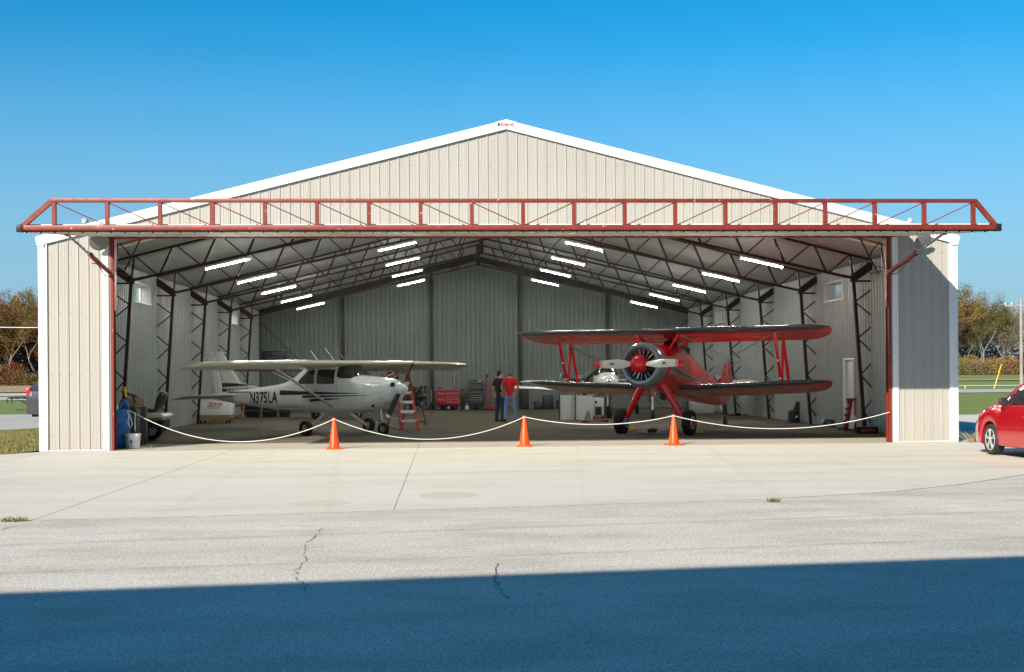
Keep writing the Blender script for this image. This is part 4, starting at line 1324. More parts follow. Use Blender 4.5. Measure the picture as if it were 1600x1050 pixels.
for sg in (-1, 1):
    bwing(sg, .18, 1.50, 2.86, 2.88, 0.0, 4.66)
    bwing(sg, -.44, 1.45, 1.26, 1.45, 0.38, 4.52)
    st_ = link('interplane_strut', None, bi)
    Y = sg * 3.22
    for p, q in (((-.12, Y, 2.76), (-.72, Y, 1.38)), ((-.96, Y, 2.58), (-1.52, Y, 1.22)), ((-.96, Y, 2.58), (-.75, Y, 1.38))):
        b = MB(); b.bar(p, q, .085, .035, up=(1, 0, 0)); b.obj('strut_bar', M['red_paint'], st_, bevel=.012)
    for z in (1.52, 2.0):
        b = MB(); t_ = (z - 1.42) / 1.35; b.box((-.72 + .60 * t_, Y, z), (.10, .045, .05)); b.obj('strut_band', M['white'], st_)
    for p, q in (((.18, sg * .62, 2.76), (.22, sg * .38, 2.36)), ((-.58, sg * .62, 2.58), (-.72, sg * .36, 2.34)), ((.18, sg * .62, 2.76), (-.4, sg * .36, 2.38))):
        b = MB(); b.bar(p, q, .06, .03, up=(1, 0, 0)); b.obj('cabane_strut', M['red_paint'], bi, bevel=.01)
    for p, q in (((-.4, sg * .52, 1.30), (.10, sg * 3.2, 2.70)), ((-1.2, sg * .5, 1.30), (-.74, sg * 3.2, 2.54)), ((.1, sg * .65, 2.74), (-.52, sg * 3.2, 1.38)), ((-.4, sg * .52, 1.36), (.13, sg * 3.2, 2.70))):
        b = MB(); b.cyl(p, q, .006, 5); b.obj('flying_wire', M['steel'], bi)
    # landing leg and wheel
    b = MB(); b.tube([(.50, sg * .28, 1.36), (.50, sg * .40, 1.20), (.45, sg * .64, .78), (.43, sg * .81, .48)], [.13, .105, .088, .07], 14); b.obj('gear_leg', M['red_paint'], bi)
    b = MB(); b.cyl((.43, sg * .81, .50), (.4, sg * .85, .33), .035); b.cyl((.4, sg * .78, .33), (.4, sg * .98, .33), .05); b.cyl((.4, sg * .82, .33), (.4, sg * .87, .33), .16, 20); b.obj('axle', M['steel'], bi)
    wh = wheel(bi, (.4, sg * 1.0, .335), (0, 1, 0), .335, .23, .15, 'red_paint')
    b = MB(); b.lathe([(.175, 0), (.178, .012), (.155, .02), (.15, .014)], 28, (.4, sg * 1.095, .335), (0, sg, 0)); b.obj('hub_ring', M['white'], wh)
    b = MB(); b.lathe([(.152, 0), (.148, .02), (.05, .034), (.01, .036)], 28, (.4, sg * 1.095, .335), (0, sg, 0)); b.obj('hub_disc', M['red_paint'], wh)
    # tyre tread knobs
    b = MB()
    for k in range(36):
        for j, yy in enumerate((-.075, -.025, .025, .075)):
            a = 2 * math.pi * (k + .5 * (j % 2)) / 36
            rr_ = .337 if abs(yy) < .05 else .332
            b.box((.4 + rr_ * math.cos(a), sg * 1.0 + yy, .335 + rr_ * math.sin(a)), (.014, .03, .034), (0, -a, 0))
    b.obj('tread', M['rubber'], wh, smooth=0)['kind'] = 'stuff'
    # tailplane
    st = [((-4.75, sg * .03, 1.0), (-5.75, sg * .03, .95), .06, (0, 0, 1)), ((-4.85, sg * .8, 1.0), (-5.8, sg * .8, .95), .06, (0, 0, 1)), ((-5.05, sg * 1.35, 1.0), (-5.75, sg * 1.35, .95), .05, (0, 0, 1)), ((-5.3, sg * 1.55, 1.0), (-5.55, sg * 1.55, .98), .03, (0, 0, 1))]
    foil(st, camber=0).obj('tailplane', M['red_paint'], bi)
st = [((-4.9, 0, 1.25), (-5.62, 0, 1.1), .06, (0, 1, 0)), ((-5.2, 0, 1.65), (-5.66, 0, 1.6), .08, (0, 1, 0)), ((-5.42, 0, 1.95), (-5.68, 0, 1.95), .06, (0, 1, 0))]
foil(st, camber=0).obj('fin', M['red_paint'], bi)
st = [((-5.66, 0, .75), (-5.98, 0, .85), .07, (0, 1, 0)), ((-5.70, 0, 1.3), (-6.2, 0, 1.3), .07, (0, 1, 0)), ((-5.72, 0, 1.8), (-6.1, 0, 1.85), .06, (0, 1, 0)), ((-5.75, 0, 2.12), (-5.88, 0, 2.12), .04, (0, 1, 0))]
foil(st, camber=0).obj('rudder', M['red_paint'], bi)
b = MB(); b.tube([(-5.2, 0, .72), (-5.35, 0, .42), (-5.45, 0, .30)], .02, 8); b.bar((-5.45, .06, .32), (-5.45, .06, .13), .02, .02); b.bar((-5.45, -.06, .32), (-5.45, -.06, .13), .02, .02); b.bar((-5.45, -.07, .32), (-5.45, .07, .32), .03, .02); b.obj('tail_leg', M['steel'], bi)
wheel(bi, (-5.47, 0, .13), (0, 1, 0), .13, .08, .06, name='tail_wheel')
for x in (-.75, -1.75):
    G.over(lin(x - .45, x + .0, 5), lambda q: lerp_tab(G.tab, q)[0] - .09, off=.01).obj('cockpit_rim', M['black'], bi)
    top = lerp_tab(G.tab, x)[0]
    b = MB(); b.add([(x + .05, -.24, top - .10), (x + .12, 0, top - .02), (x + .05, .24, top - .10), (x - .08, .20, top + .14), (x - .03, 0, top + .22), (x - .08, -.20, top + .14)], [(0, 1, 4, 5), (1, 2, 3, 4)]); b.obj('windscreen', M['glass'], bi)
b = MB(); b.tube([(.55, -.12, 1.34), (.42, -.16, 1.12), (.30, -.18, .86)], .045, 10); b.obj('exhaust_pipe', M['timber'], bi)
b = MB(); b.sphere((.05, .12, 1.04), .12, sc=(1.1, 1, .9)); b.obj('oil_cooler', M['charcoal'], bi)
b = MB(); b.tube([(.42, .02, 1.16), (.40, .02, .96), (.22, .16, .80)], .012, 6); b.obj('drain_pipe', M['chrome'], bi)
b = MB(); b.tube([(-.42, .2, 2.84), (-.42, .2, 2.98)], .008, 6); b.obj('filler_cap', M['steel'], bi)

# ================================================================ OTHER AEROPLANES AT THE BACK
# red and white high-wing one behind the white airplane
fab = thing('high_wing_airplane', 'dark red and grey high-wing airplane mostly hidden behind the white N375LA airplane', 'airplane', (-5.6, 19.2, 0), R(-112))
H = Fus([(1.7, 1.42, 1.0, .20, 2.0), (1.3, 1.50, .82, .34, 2.2), (.8, 1.58, .70, .38, 2.4), (.5, 1.88, .66, .38, 2.6), (0, 1.92, .64, .38, 2.8), (-.9, 1.80, .68, .35, 2.4), (-2.4, 1.40, .78, .24, 2.2), (-4.8, 1.05, .72, .04, 2.0)])
H.body(lin(-4.8, 1.7, 30)).obj('fuselage', M['tool_red'], fab)
H.over(lin(.42, .82, 6), lambda x: 1.42).obj('windshield', M['glass'], fab)
for sg in (-1, 1):
    H.strip(lin(-.8, .4, 8), lambda x: 1.35, lambda x: 1.75, sg).obj('side_window', M['glass'], fab)
    st = [((.62, sg * y, 1.93), (.62 - ch, sg * y, 1.90), .11, (0, 0, 1)) for y, ch in ((0, 1.5), (3, 1.5), (4.2, 1.45), (4.7, 1.2), (4.95, .7))]
    w = foil(st).obj('wing', M['grey_metal'], fab)
    foil(st, open_=True, c1=.2, grow=.004, n=7).obj('leading_edge', M['tool_red'], w)
    for xx in (.4, -.4):
        b = MB(); b.bar((xx * .6, sg * .35, .75), (xx, sg * 2.7, 1.86), .06, .025); b.obj('wing_strut', M['white'], fab)
    b = MB(); b.tube([(.2, sg * .3, .75), (.2, sg * .85, .25)], .03, 8); b.obj('gear_leg', M['tool_red'], fab)
    wheel(fab, (.2, sg * .92, .24), (0, 1, 0), .24, .16, .09)
    st = [((-4.0, sg * .03, 1.0), (-4.9, sg * .03, 1.0), .05, (0, 0, 1)), ((-4.2, sg * 1.3, 1.0), (-4.85, sg * 1.3, 1.0), .05, (0, 0, 1))]
    foil(st, camber=0).obj('tailplane', M['tool_red'], fab)
foil([((-4.0, 0, 1.0), (-4.9, 0, .9), .05, (0, 1, 0)), ((-4.5, 0, 1.85), (-4.95, 0, 1.85), .05, (0, 1, 0))], camber=0).obj('fin', M['tool_red'], fab)
b = MB(); b.lathe([(.12, 0), (.10, .1), (.02, .22)], 16, (1.7, 0, 1.22), (1, 0, 0)); b.obj('spinner', M['white'], fab)
pp = link('propeller', None, fab)
for sg in (-1, 1):
    b = MB(); b.tube([(1.78, 0, 1.22), (1.78, sg * .45, 1.22 + sg * .4), (1.78, sg * .62, 1.22 + sg * .58)], [.035, .06, .02], 6); b.obj('blade', M['black'], pp)

# pale low-wing twin, partly taken apart, behind the biplane
tw = thing('twin_engine_airplane', 'pale twin-engine low-wing airplane under repair behind the red biplane', 'airplane', (6.3, 17.0, 0), R(-100))
K = Fus([(2.2, 1.55, 1.30, .12, 2), (1.6, 1.72, 1.05, .38, 2.2), (.9, 1.95, .95, .52, 2.4), (.2, 2.25, .92, .56, 2.6), (-.8, 2.25, .92, .55, 2.6), (-2, 2.0, 1.0, .42, 2.3), (-4.2, 1.62, 1.15, .18, 2.1), (-6.2, 1.45, 1.25, .05, 2)])
K.body(lin(-6.2, 2.2, 32)).obj('fuselage', M['cowl_panel'], tw)
K.over(lin(.3, .92, 6), lambda x: 1.78).obj('windshield', M['glass'], tw)
for sg in (-1, 1):
    K.strip(lin(-1.5, .2, 8), lambda x: 1.72, lambda x: 2.0, sg).obj('side_window', M['glass'], tw)
    ext = 5.0 if sg < 0 else 3.9
    st = [((.7 - .10 * y, sg * y, 1.18 + .045 * y), (-1.1 + .05 * y, sg * y, 1.14 + .045 * y), .12, (0, 0, 1)) for y in (0.2, 1.5, 3.0, ext - .25)] + [((.1, sg * ext, 1.16 + .045 * ext), (-.5, sg * ext, 1.14 + .045 * ext), .05, (0, 0, 1))]
    foil(st).obj('wing', M['cream'], tw)
    for k in range(3):
        yy = 3.45 + .12 * k
        if sg < 0:
            st = [((.7 - .10 * y + .004, sg * y, 1.18 + .045 * y), (-1.1 + .05 * y, sg * y, 1.14 + .045 * y), .124, (0, 0, 1)) for y in (yy, yy + .05)]
            foil(st).obj('wing_band', M['navy'], tw)
    yn = sg * 2.55
    b = MB(); b.loft([[(x, yn + w * math.cos(a), 1.36 + h * math.sin(a)) for a in [2 * math.pi * k / 16 for k in range(16)]] for x, w, h in ((1.35, .20, .18), (1.0, .33, .25), (.4, .36, .28), (-.6, .26, .2), (-1.2, .06, .08))])
    b.obj('nacelle', M['black'] if sg < 0 else M['charcoal'], tw)
    b = MB()
    for k in range(9):
        b.box((1.15 - .12 * (k % 5), yn + (.30 if k % 2 else -.30), 1.42 + .03 * (k % 3)), (.09, .12, .14), (0, .2, .1 * k))
    b.obj('engine_block', M['steel'], tw)['kind'] = 'stuff'
    b = MB(); b.lathe([(.10, 0), (.09, .08), (.03, .16)], 14, (1.36, yn, 1.36), (1, 0, 0)); b.obj('prop_hub', M['steel'], tw)
    for a in (50, 170, 290) if sg < 0 else ():
        a = R(a)
        d = Vector((0, math.sin(a), math.cos(a)))
        b = MB(); b.bar(Vector((1.42, yn, 1.36)) + d * .05, Vector((1.42, yn, 1.36)) + d * .80, .12, .02, up=(1, 0, 0)); b.obj('blade', M['black'], tw, bevel=.008)
        b = MB(); b.bar(Vector((1.42, yn, 1.36)) + d * .80, Vector((1.42, yn, 1.36)) + d * .86, .11, .021, up=(1, 0, 0)); b.obj('blade_tip', M['cream'], tw)
    b = MB(); b.tube([(-.1, yn, 1.15), (-.1, yn, .30)], .045, 8); b.tube([(-.5, yn, 1.1), (-.1, yn, .6)], .02, 6); b.obj('gear_leg', M['white'], tw)
    wheel(tw, (-.1, yn + .12, .24), (0, 1, 0), .24, .15, .1)
    st = [((-5.2, sg * .05, 1.42), (-6.1, sg * .05, 1.42), .07, (0, 0, 1)), ((-5.5, sg * 1.8, 1.42), (-6.1, sg * 1.8, 1.42), .07, (0, 0, 1))]
    foil(st, camber=0).obj('tailplane', M['cream'], tw)
foil([((-4.6, 0, 1.5), (-5.9, 0, 1.4), .06, (0, 1, 0)), ((-5.5, 0, 2.45), (-6.2, 0, 2.45), .08, (0, 1, 0))], camber=0).obj('fin', M['cowl_panel'], tw)
foil([((-5.52, 0, 2.45), (-6.22, 0, 2.45), .082, (0, 1, 0)), ((-5.68, 0, 2.75), (-6.25, 0, 2.75), .08, (0, 1, 0))], camber=0).obj('fin_cap', M['black'], tw)
b = MB(); b.tube([(1.5, 0, 1.1), (1.55, 0, .3)], .035, 8); b.obj('nose_leg', M['white'], tw)
wheel(tw, (1.55, 0, .18), (0, 1, 0), .18, .12, .08, name='nose_wheel')

# small white one with a red stripe farther back
sm = thing('small_airplane', 'small white airplane with red stripe, its nose and cabin showing behind the left biplane wing', 'airplane', (5.2, 22.0, 0), R(-95))
L_ = Fus([(1.9, 1.45, 1.05, .18, 2), (1.5, 1.62, .90, .42, 2.2), (.8, 1.72, .78, .50, 2.4), (.3, 1.93, .74, .52, 2.6), (-.8, 1.94, .74, .52, 2.8), (-2, 1.7, .85, .38, 2.3), (-4.8, 1.35, 1.05, .05, 2)])
L_.body(lin(-4.8, 1.9, 28)).obj('fuselage', M['white'], sm)
L_.over(lin(.26, .78, 6), lambda x: 1.60).obj('windshield', M['glass'], sm)
for sg in (-1, 1):
    L_.strip(lin(-1.3, .2, 8), lambda x: 1.52, lambda x: 1.80, sg).obj('side_window', M['glass'], sm)
    L_.strip(lin(-4.2, 1.6, 16), lambda x: 1.22, lambda x: 1.30, sg).obj('stripe', M['red_paint'], sm)
    st = [((.6 - .06 * y, sg * y, .90 + .06 * y), (-.8, sg * y, .88 + .06 * y), .12, (0, 0, 1)) for y in (0.2, 2.0, 4.0)]
    foil(st).obj('wing', M['white'], sm)
    b = MB(); b.tube([(-.1, sg * 1.2, .9), (-.1, sg * 1.2, .25)], .04, 8); b.obj('gear_leg', M['white'], sm)
    wheel(sm, (-.1, sg * 1.28, .2), (0, 1, 0), .2, .14, .09)
foil([((-4.0, 0, 1.3), (-4.9, 0, 1.3), .06, (0, 1, 0)), ((-4.6, 0, 2.3), (-5.0, 0, 2.3), .06, (0, 1, 0))], camber=0).obj('fin', M['white'], sm)
b = MB(); b.lathe([(.15, 0), (.15, .05), (.10, .18), (.02, .3)], 18, (1.9, 0, 1.28), (1, 0, 0)); b.obj('spinner', M['chrome'], sm)
b = MB(); b.tube([(1.93, .27 * math.cos(t), 1.28 + .27 * math.sin(t)) for t in [2 * math.pi * i / 24 for i in range(24)]], .02, 6, closed=True); b.obj('cowl_ring', M['chrome'], sm)
wheel(sm, (1.4, 0, .17), (0, 1, 0), .17, .11, .08, name='nose_wheel')
b = MB(); b.cyl((1.4, 0, .85), (1.4, 0, .2), .03); b.obj('nose_leg', M['white'], sm)
# ================================================================ PEOPLE
def skin(name, chains, radii, material, parent, sub=2, root=0):
    """chains: list of lists of vertex names; radii/positions: dict name -> (pos, r)"""
    names = []
    for c in chains:
        for v in c:
            if v not in names: names.append(v)
    idx = {v: i for i, v in enumerate(names)}
    es = []
    for c in chains:
        for a, d in zip(c, c[1:]):
            if (idx[a], idx[d]) not in es: es.append((idx[a], idx[d]))
    me = bpy.data.meshes.new(name)
    me.from_pydata([radii[v][0] for v in names], es, [])
    me.materials.append(material)
    o = link(name, me, parent)
    o.modifiers.new('Skin', 'SKIN').use_smooth_shade = True
    for i, v in enumerate(names):
        r = radii[v][1]
        me.skin_vertices[0].data[i].radius = r if isinstance(r, tuple) else (r, r)
        me.skin_vertices[0].data[i].use_root = (v == (root or names[0]))
    s = o.modifiers.new('Subdivision', 'SUBSURF'); s.levels = sub; s.render_levels = sub
    return o

def person(label, loc, rz, shirt, trousers, hair, armL, armR, head_turn=0.0, stance=.11, h=1.0, belly=.13):
    """front is +y, right is +x. armX: (elbow, wrist) offsets as points"""
    t = thing('person', label, 'person', loc, rz)
    t.scale = (h, h, h)
    J = {}
    J['pelvis'] = ((0, 0, .95), (.135, .105)); J['waist'] = ((0, .005, 1.10), (.13, .10)); J['chest'] = ((0, 0, 1.32), (.155, .11)); J['collar'] = ((0, -.01, 1.455), (.10, .075))
    J['neck'] = ((0, .005, 1.53), .055); J['skull'] = ((0, .02, 1.625), (.072, .085)); J['crown'] = ((0, .01, 1.70), (.068, .082))
    for s, nm, arm in ((-1, 'L', armL), (1, 'R', armR)):
        J['sh' + nm] = ((s * .175, -.01, 1.43), .062)
        J['el' + nm] = (arm[0], .043); J['wr' + nm] = (arm[1], .029)
        e, w = Vector(arm[0]), Vector(arm[1])
        d = (w - e).normalized(); side = d.cross(Vector((s, 0, 0.001))).normalized()
        J['pa' + nm] = (tuple(w + d * .07), (.022, .038))
        for k, (off, ln) in enumerate(((-.030, .070), (-.010, .083), (.010, .078), (.030, .062))):
            J[f'f{k}a' + nm] = (tuple(w + d * .115 + side * off), .0095)
            J[f'f{k}b' + nm] = (tuple(w + d * (.115 + ln * .6) + side * off * 1.1 - Vector((s, 0, 0)) * .012), .008)
            J[f'f{k}c' + nm] = (tuple(w + d * (.115 + ln) + side * off * 1.1 - Vector((s, 0, 0)) * .03), .0065)
        J['ta' + nm] = (tuple(w + d * .05 + side * -.045), .010); J['tb' + nm] = (tuple(w + d * .095 + side * -.060 - Vector((s, 0, 0)) * .015), .0085)
        J['hp' + nm] = ((s * .09, 0, .90), .088); J['kn' + nm] = ((s * (stance + .0), .02, .50), .058); J['an' + nm] = ((s * (stance + .015), -.03, .09), .042)
        J['he' + nm] = ((s * (stance + .015), -.05, .045), .035); J['to' + nm] = ((s * (stance + .045), .13, .035), .033)
    arms = []
    for nm in 'LR':
        arms += [['collar', 'sh' + nm, 'el' + nm, 'wr' + nm, 'pa' + nm]] + [['pa' + nm] + [f'f{k}{q}' + nm for q in 'abc'] for k in range(4)] + [['wr' + nm, 'ta' + nm, 'tb' + nm]]
    legs = [['pelvis', 'hp' + nm, 'kn' + nm, 'an' + nm, 'to' + nm] for nm in 'LR']
    body = skin('body', [['pelvis', 'waist', 'chest', 'collar', 'neck', 'skull', 'crown']] + arms + legs, J, M['skin'], t)
    # face
    hc = Vector((0, .02, 1.63))
    Rz = Matrix.Rotation(head_turn, 3, 'Z')
    def hp_(x, y, z): return hc + Rz @ Vector((x, y, z))
    b = MB()
    b.sphere(hp_(0, .012, .01), .082, 16, 12, (.86, 1.02, 1.22)); b.sphere(hp_(0, .075, -.06), .04, 10, 8, (1, .7, .7))
    for s in (-1, 1): b.sphere(hp_(s * .074, -.005, -.005), .022, 8, 6, (.4, .8, 1.2))
    b.tube([hp_(0, .085, .02), hp_(0, .108, -.018), hp_(0, .09, -.028)], [.009, .015, .010], 8)
    b.tube([hp_(-.025, .093, -.055), hp_(0, .10, -.055), hp_(.025, .093, -.055)], .006, 6)
    fa = b.obj('face', M['skin'], t)
    b = MB()
    for s in (-1, 1): b.sphere(hp_(s * .030, .085, .018), .010, 8, 6, (1.3, .6, .7))
    b.obj('eyes', M['hair_dark'], t)['kind'] = 'stuff'
    b = MB()
    b.sphere(hp_(0, -.018, .045), .092, 18, 12, (.92, 1.02, .98)); b.sphere(hp_(0, -.045, -.01), .075, 14, 10, (1.0, .72, 1.1))
    b.obj('hair', M[hair], t)
    # clothes
    C = dict(J)
    C['pelvis'] = ((0, .005, .93), (.16, .128)); C['waist'] = ((0, .015, 1.08), (.158, belly)); C['chest'] = ((0, .0, 1.31), (.178, .128)); C['collar'] = ((0, -.01, 1.46), (.115, .088)); C['neck'] = ((0, 0, 1.515), .068)
    for s, nm in ((-1, 'L'), (1, 'R')):
        p = Vector(J['sh' + nm][0]); e = Vector(J['el' + nm][0])
        C['sh' + nm] = (tuple(p), .078); C['sl' + nm] = (tuple(p.lerp(e, .80)), .072)
        C['sm' + nm] = (tuple(p.lerp(e, .45)), .070)
        C['hp' + nm] = ((s * .090, 0, .88), .108); C['th' + nm] = ((s * (.055 + stance * .45), .01, .70), .092); C['kn' + nm] = ((s * stance, .02, .50), .074); C['sc' + nm] = ((s * (stance + .01), -.01, .27), .067); C['an' + nm] = ((s * (stance + .015), -.025, .075), .066)
    C['hem'] = ((0, .005, .84), (.150, .125))
    skin('shirt', [['hem', 'pelvis', 'waist', 'chest', 'collar', 'neck'], ['collar', 'shL', 'smL', 'slL'], ['collar', 'shR', 'smR', 'slR']], C, M[shirt], t)
    C['pelvis'] = ((0, 0, .94), (.148, .118)); C['belt'] = ((0, 0, 1.0), (.145, .115))
    skin('trousers', [['belt', 'pelvis'], ['pelvis', 'hpL', 'thL', 'knL', 'scL', 'anL'], ['pelvis', 'hpR', 'thR', 'knR', 'scR', 'anR']], C, M[trousers], t)
    for s in (-1, 1):
        b = MB()
        x = s * (stance + .02)
        b.loft([[(x + s * .15 * (yy + .05) + w * math.cos(a), yy, max(.006, zc + hh * math.sin(a))) for a in [2 * math.pi * k / 12 for k in range(12)]] for yy, w, zc, hh in ((-.11, .025, .04, .03), (-.09, .042, .055, .05), (-.02, .046, .06, .056), (.06, .05, .045, .042), (.14, .048, .035, .032), (.18, .03, .025, .02))])
        b.obj('shoe', M['shoe'], t)
    return t
person('man in black shirt and dark jeans, head turned to his companion', (0.46, 14.95, 0.008), R(-40), 'black_shirt', 'dark_jeans', 'hair_dark',
       ((-.27, -.04, 1.17), (-.25, .03, .93)), ((.27, .0, 1.17), (.16, .16, 1.02)), head_turn=R(-35), h=1.03)
person('grey-haired man in red shirt and pale jeans seen from behind', (0.80, 14.35, 0.008), R(-8), 'red_shirt', 'jeans', 'hair_grey',
       ((-.29, -.06, 1.18), (-.20, .10, 1.0)), ((.29, -.06, 1.18), (.22, .08, .97)), head_turn=R(12), stance=.15, h=1.03, belly=.15)

# ================================================================ CONES, ROPE, DRUM, BINS
def cone(loc, label, rz):
    t = thing('traffic_cone', label, 'traffic cone', loc, rz, 'traffic cones holding the rope barrier')
    b = MB(); b.box((0, 0, .018), (.37, .37, .036)); b.obj('base', M['cone'], t, bevel=.012)
    b = MB(); b.lathe([(.14, .034), (.135, .05), (.118, .07), (.035, .69), (.028, .71)], 28); b.obj('body', M['cone'], t)
    return t
cones = [(-4.0, -.32), (.37, -.13), (3.84, -.24)]
for (x, y), lab, rz in zip(cones, ('orange cone in front of the white airplane, leftmost of three', 'orange cone in the middle, in front of the two men', 'orange cone in front of the biplane wheel, rightmost of three'), (.1, -.05, .2)):
    cone((x, y, .007), lab, rz)
b = MB()
path = []
anch = [(-8.92, .80, .92), (-4.0, -.32, .69), (.37, -.13, .69), (3.84, -.24, .69), (9.02, -.06, .72)]
lows = [.17, .20, .50, .36]
for (p, q, lo) in zip(anch, anch[1:], lows):
    P_, Q_ = Vector(p), Vector(q)
    for i in range(24):
        u = i / 24
        sag = (min(p[2], q[2]) - lo)
        z = p[2] + (q[2] - p[2]) * u - 4 * u * (1 - u) * (sag + abs(p[2] - q[2]) * .5)
        path.append((p[0] + (q[0] - p[0]) * u, p[1] + (q[1] - p[1]) * u, max(z, .05)))
path.append(anch[-1])
b.tube(path, .008, 8)
rope = thing('rope', 'white rope strung from the blue drum over three orange cones to the right jamb', 'rope')
b.obj('strand', M['rope'], rope)
for x, y in cones:
    b = MB(); b.tube([(x + .036 * math.cos(t), y + .036 * math.sin(t), .685 + .004 * math.sin(3 * t)) for t in [2 * math.pi * i / 14 for i in range(14)]], .011, 6, closed=True); b.obj('loop', M['rope'], rope)
b = MB(); b.tube([(-8.90, .62, .90), (-8.84, .58, .78), (-8.86, .55, .62), (-8.80, .55, .50), (-8.76, .56, .58), (-8.80, .56, .74), (-8.84, .58, .88), (-8.70, .58, .85), (-8.70, .56, .60), (-8.69, .56, .42)], .011, 6); b.obj('loose_end', M['rope'], rope)

def drum(loc):
    t = thing('barrel', 'blue plastic drum inside the left door jamb', 'barrel', loc)
    b = MB()
    b.lathe([(.22, 0), (.245, .02), (.265, .06), (.275, .22), (.262, .25), (.262, .27), (.275, .30), (.278, .55), (.262, .58), (.262, .60), (.275, .63), (.268, .82), (.255, .87), (.262, .89), (.262, .905), (.24, .905), (.235, .86)], 36)
    b.obj('body', M['blue_plastic'], t)
    b = MB(); b.lathe([(.02, .80), (.235, .80), (.235, .84)], 24); b.obj('inside', M['black'], t)
    return t
drum((-9.22, 1.05, .008))
def sticks(name, lab, p, q, mh, mg, cat):
    t = thing(name, lab, cat, p)
    d = Vector(q) - Vector(p)
    b = MB(); b.cyl((0, 0, 0), d * .62, .014, 8); b.obj('handle', M[mh], t)
    b = MB(); b.cyl(d * .62, d, .026, 8, .032); b.obj('grip', M[mg], t)
    return t
sticks('umbrella', 'yellow and green handled pole standing in the blue drum', (-8.98, 1.05, .82), (-9.07, 1.10, 1.45), 'mower_green', 'yellow', 'pole')
sticks('broom', 'dark broom handle leaning between the drum and the bin', (-8.80, 1.3, .72), (-8.92, 1.25, 1.27), 'timber', 'black', 'broom')
t = thing('rag', 'blue cloth and yellow bottle lying on top of the blue drum', 'cloth', (-9.18, 1.0, .90))
b = MB(); b.tube([(0, 0, 0), (.06, .02, .13), (.12, 0, .22), (.18, .02, .12), (.22, 0, .05)], [.04, .06, .05, .06, .03], 8); b.obj('cloth', M['blue_plastic'], t)
t = thing('bottle', 'small yellow-capped bottle on the rim of the blue drum', 'bottle', (-9.20, .88, .90))
b = MB(); b.lathe([(.035, 0), (.04, .06), (.035, .12)], 12); b.obj('body', M['white'], t); b = MB(); b.lathe([(.03, .121), (.045, .15), (.02, .19)], 12); b.obj('cap', M['yellow'], t)
t = thing('bucket', 'white plastic bucket in front of the blue drum', 'bucket', (-8.74, .62, .008))
b = MB(); b.lathe([(.125, 0), (.13, .01), (.152, .29), (.16, .30), (.16, .33), (.165, .335), (.165, .355), (.15, .355), (.145, .33), (.12, .04)], 28); b.obj('body', M['white'], t)
b = MB(); b.tube([(.155 * math.cos(a), -.02 - .155 * math.sin(a) * .9, .28 - .12 * math.sin(a)) for a in [math.pi * i / 12 for i in range(13)]], .004, 5); b.obj('handle', M['steel'], t)
b = MB(); b.bbox((-.05, -.148, .13), (.0, -.139, .21)); b.obj('label', M['print_pale'], t)
b = MB(); b.lathe([(.1475, .16), (.1505, .24)], 28, (.004, 0, 0)); b.obj('yellow_label', M['yellow'], t) if False else None
t = thing('bucket', 'grey bucket half hidden behind the white bucket', 'bucket', (-8.86, .86, .008))
b = MB(); b.lathe([(.12, 0), (.15, .32), (.155, .33), (.14, .33), (.12, .05)], 24); b.obj('body', M['housing'], t)
t = thing('trash_bin', 'dark grey wheeled trash bin beside the blue drum', 'bin', (-9.02, 1.62, .008), R(3))
b = MB(); b.loft([[(sx * w * .5, sy * d * .5, z) for sx, sy in ((-1, -1), (1, -1), (1, 1), (-1, 1))] for w, d, z in ((.24, .36, .03), (.27, .40, .5), (.30, .44, .92))]); b.obj('body', M['charcoal'], t, bevel=.02)
b = MB(); b.box((0, 0, .945), (.34, .50, .045)); b.box((0, .26, .93), (.28, .05, .05)); b.obj('lid', M['charcoal'], t, bevel=.015)
for s in (-1, 1):
    b = MB(); b.cyl((s * .13, .24, .10), (s * .18, .24, .10), .10, 16); b.obj('wheel', M['black'], t)
t = thing('box', 'beige cardboard box behind the dark trash bin', 'box', (-9.12, 2.35, .95), R(8))
b = MB(); b.bbox((-.22, -.15, 0), (.22, .15, .22)); b.obj('carton', M['cardboard'], t, bevel=.004)
t = thing('shelf_unit', 'low grey locker under the beige box', 'locker', (-9.12, 2.35, .008), R(8))
b = MB(); b.bbox((-.25, -.2, 0), (.25, .2, .94)); b.obj('cabinet', M['charcoal'], t, bevel=.006)
t = thing('scrap', 'small metal fitting lying by the trash bin', 'fitting', (-8.42, .55, .008))
b = MB(); b.tube([(-.12, 0, .02), (0, .01, .025), (.08, 0, .02)], .015, 6); b.sphere((.1, 0, .03), .03, 8, 6); b.obj('rod', M['steel'], t)

# ride-on mower
t = thing('riding_mower', 'green and cream ride-on mower with black seat behind the trash bin', 'mower', (-8.97, 4.0, .008), R(0))
for wx_, wy_, wr_ in ((-.42, -.38, .18), (-1.25, -.32, .09)):
    b = MB(); b.lathe([(.02, .10), (.06, .125), (.07, .09), (wr_ * .8, .075), (wr_, .11), (wr_ * .98, .085), (.02, .07)], 28, (wx_, wy_, .27 if wr_ > .1 else .18), (0, -1, 0)); b.obj('hub_cap', M['white'], t)
    for k in range(4):
        a_ = k * 1.571 + .5; b = MB(); b.cyl((wx_ + wr_ * .62 * math.cos(a_), wy_ - .10, (.27 if wr_ > .1 else .18) + wr_ * .62 * math.sin(a_)), (wx_ + wr_ * .62 * math.cos(a_), wy_ - .088, (.27 if wr_ > .1 else .18) + wr_ * .62 * math.sin(a_)), wr_ * .16, 10); b.obj('hub_hole', M['black'], t)
wheel(t, (-.42, -.38, .27), (0, 1, 0), .27, .24, .15, 'housing'); wheel(t, (-.28, .52, .27), (0, 1, 0), .27, .24, .15, 'housing')
wheel(t, (-1.25, -.32, .18), (0, 1, 0), .18, .14, .09, 'housing'); wheel(t, (-1.25, .45, .18), (0, 1, 0), .18, .14, .09, 'housing')
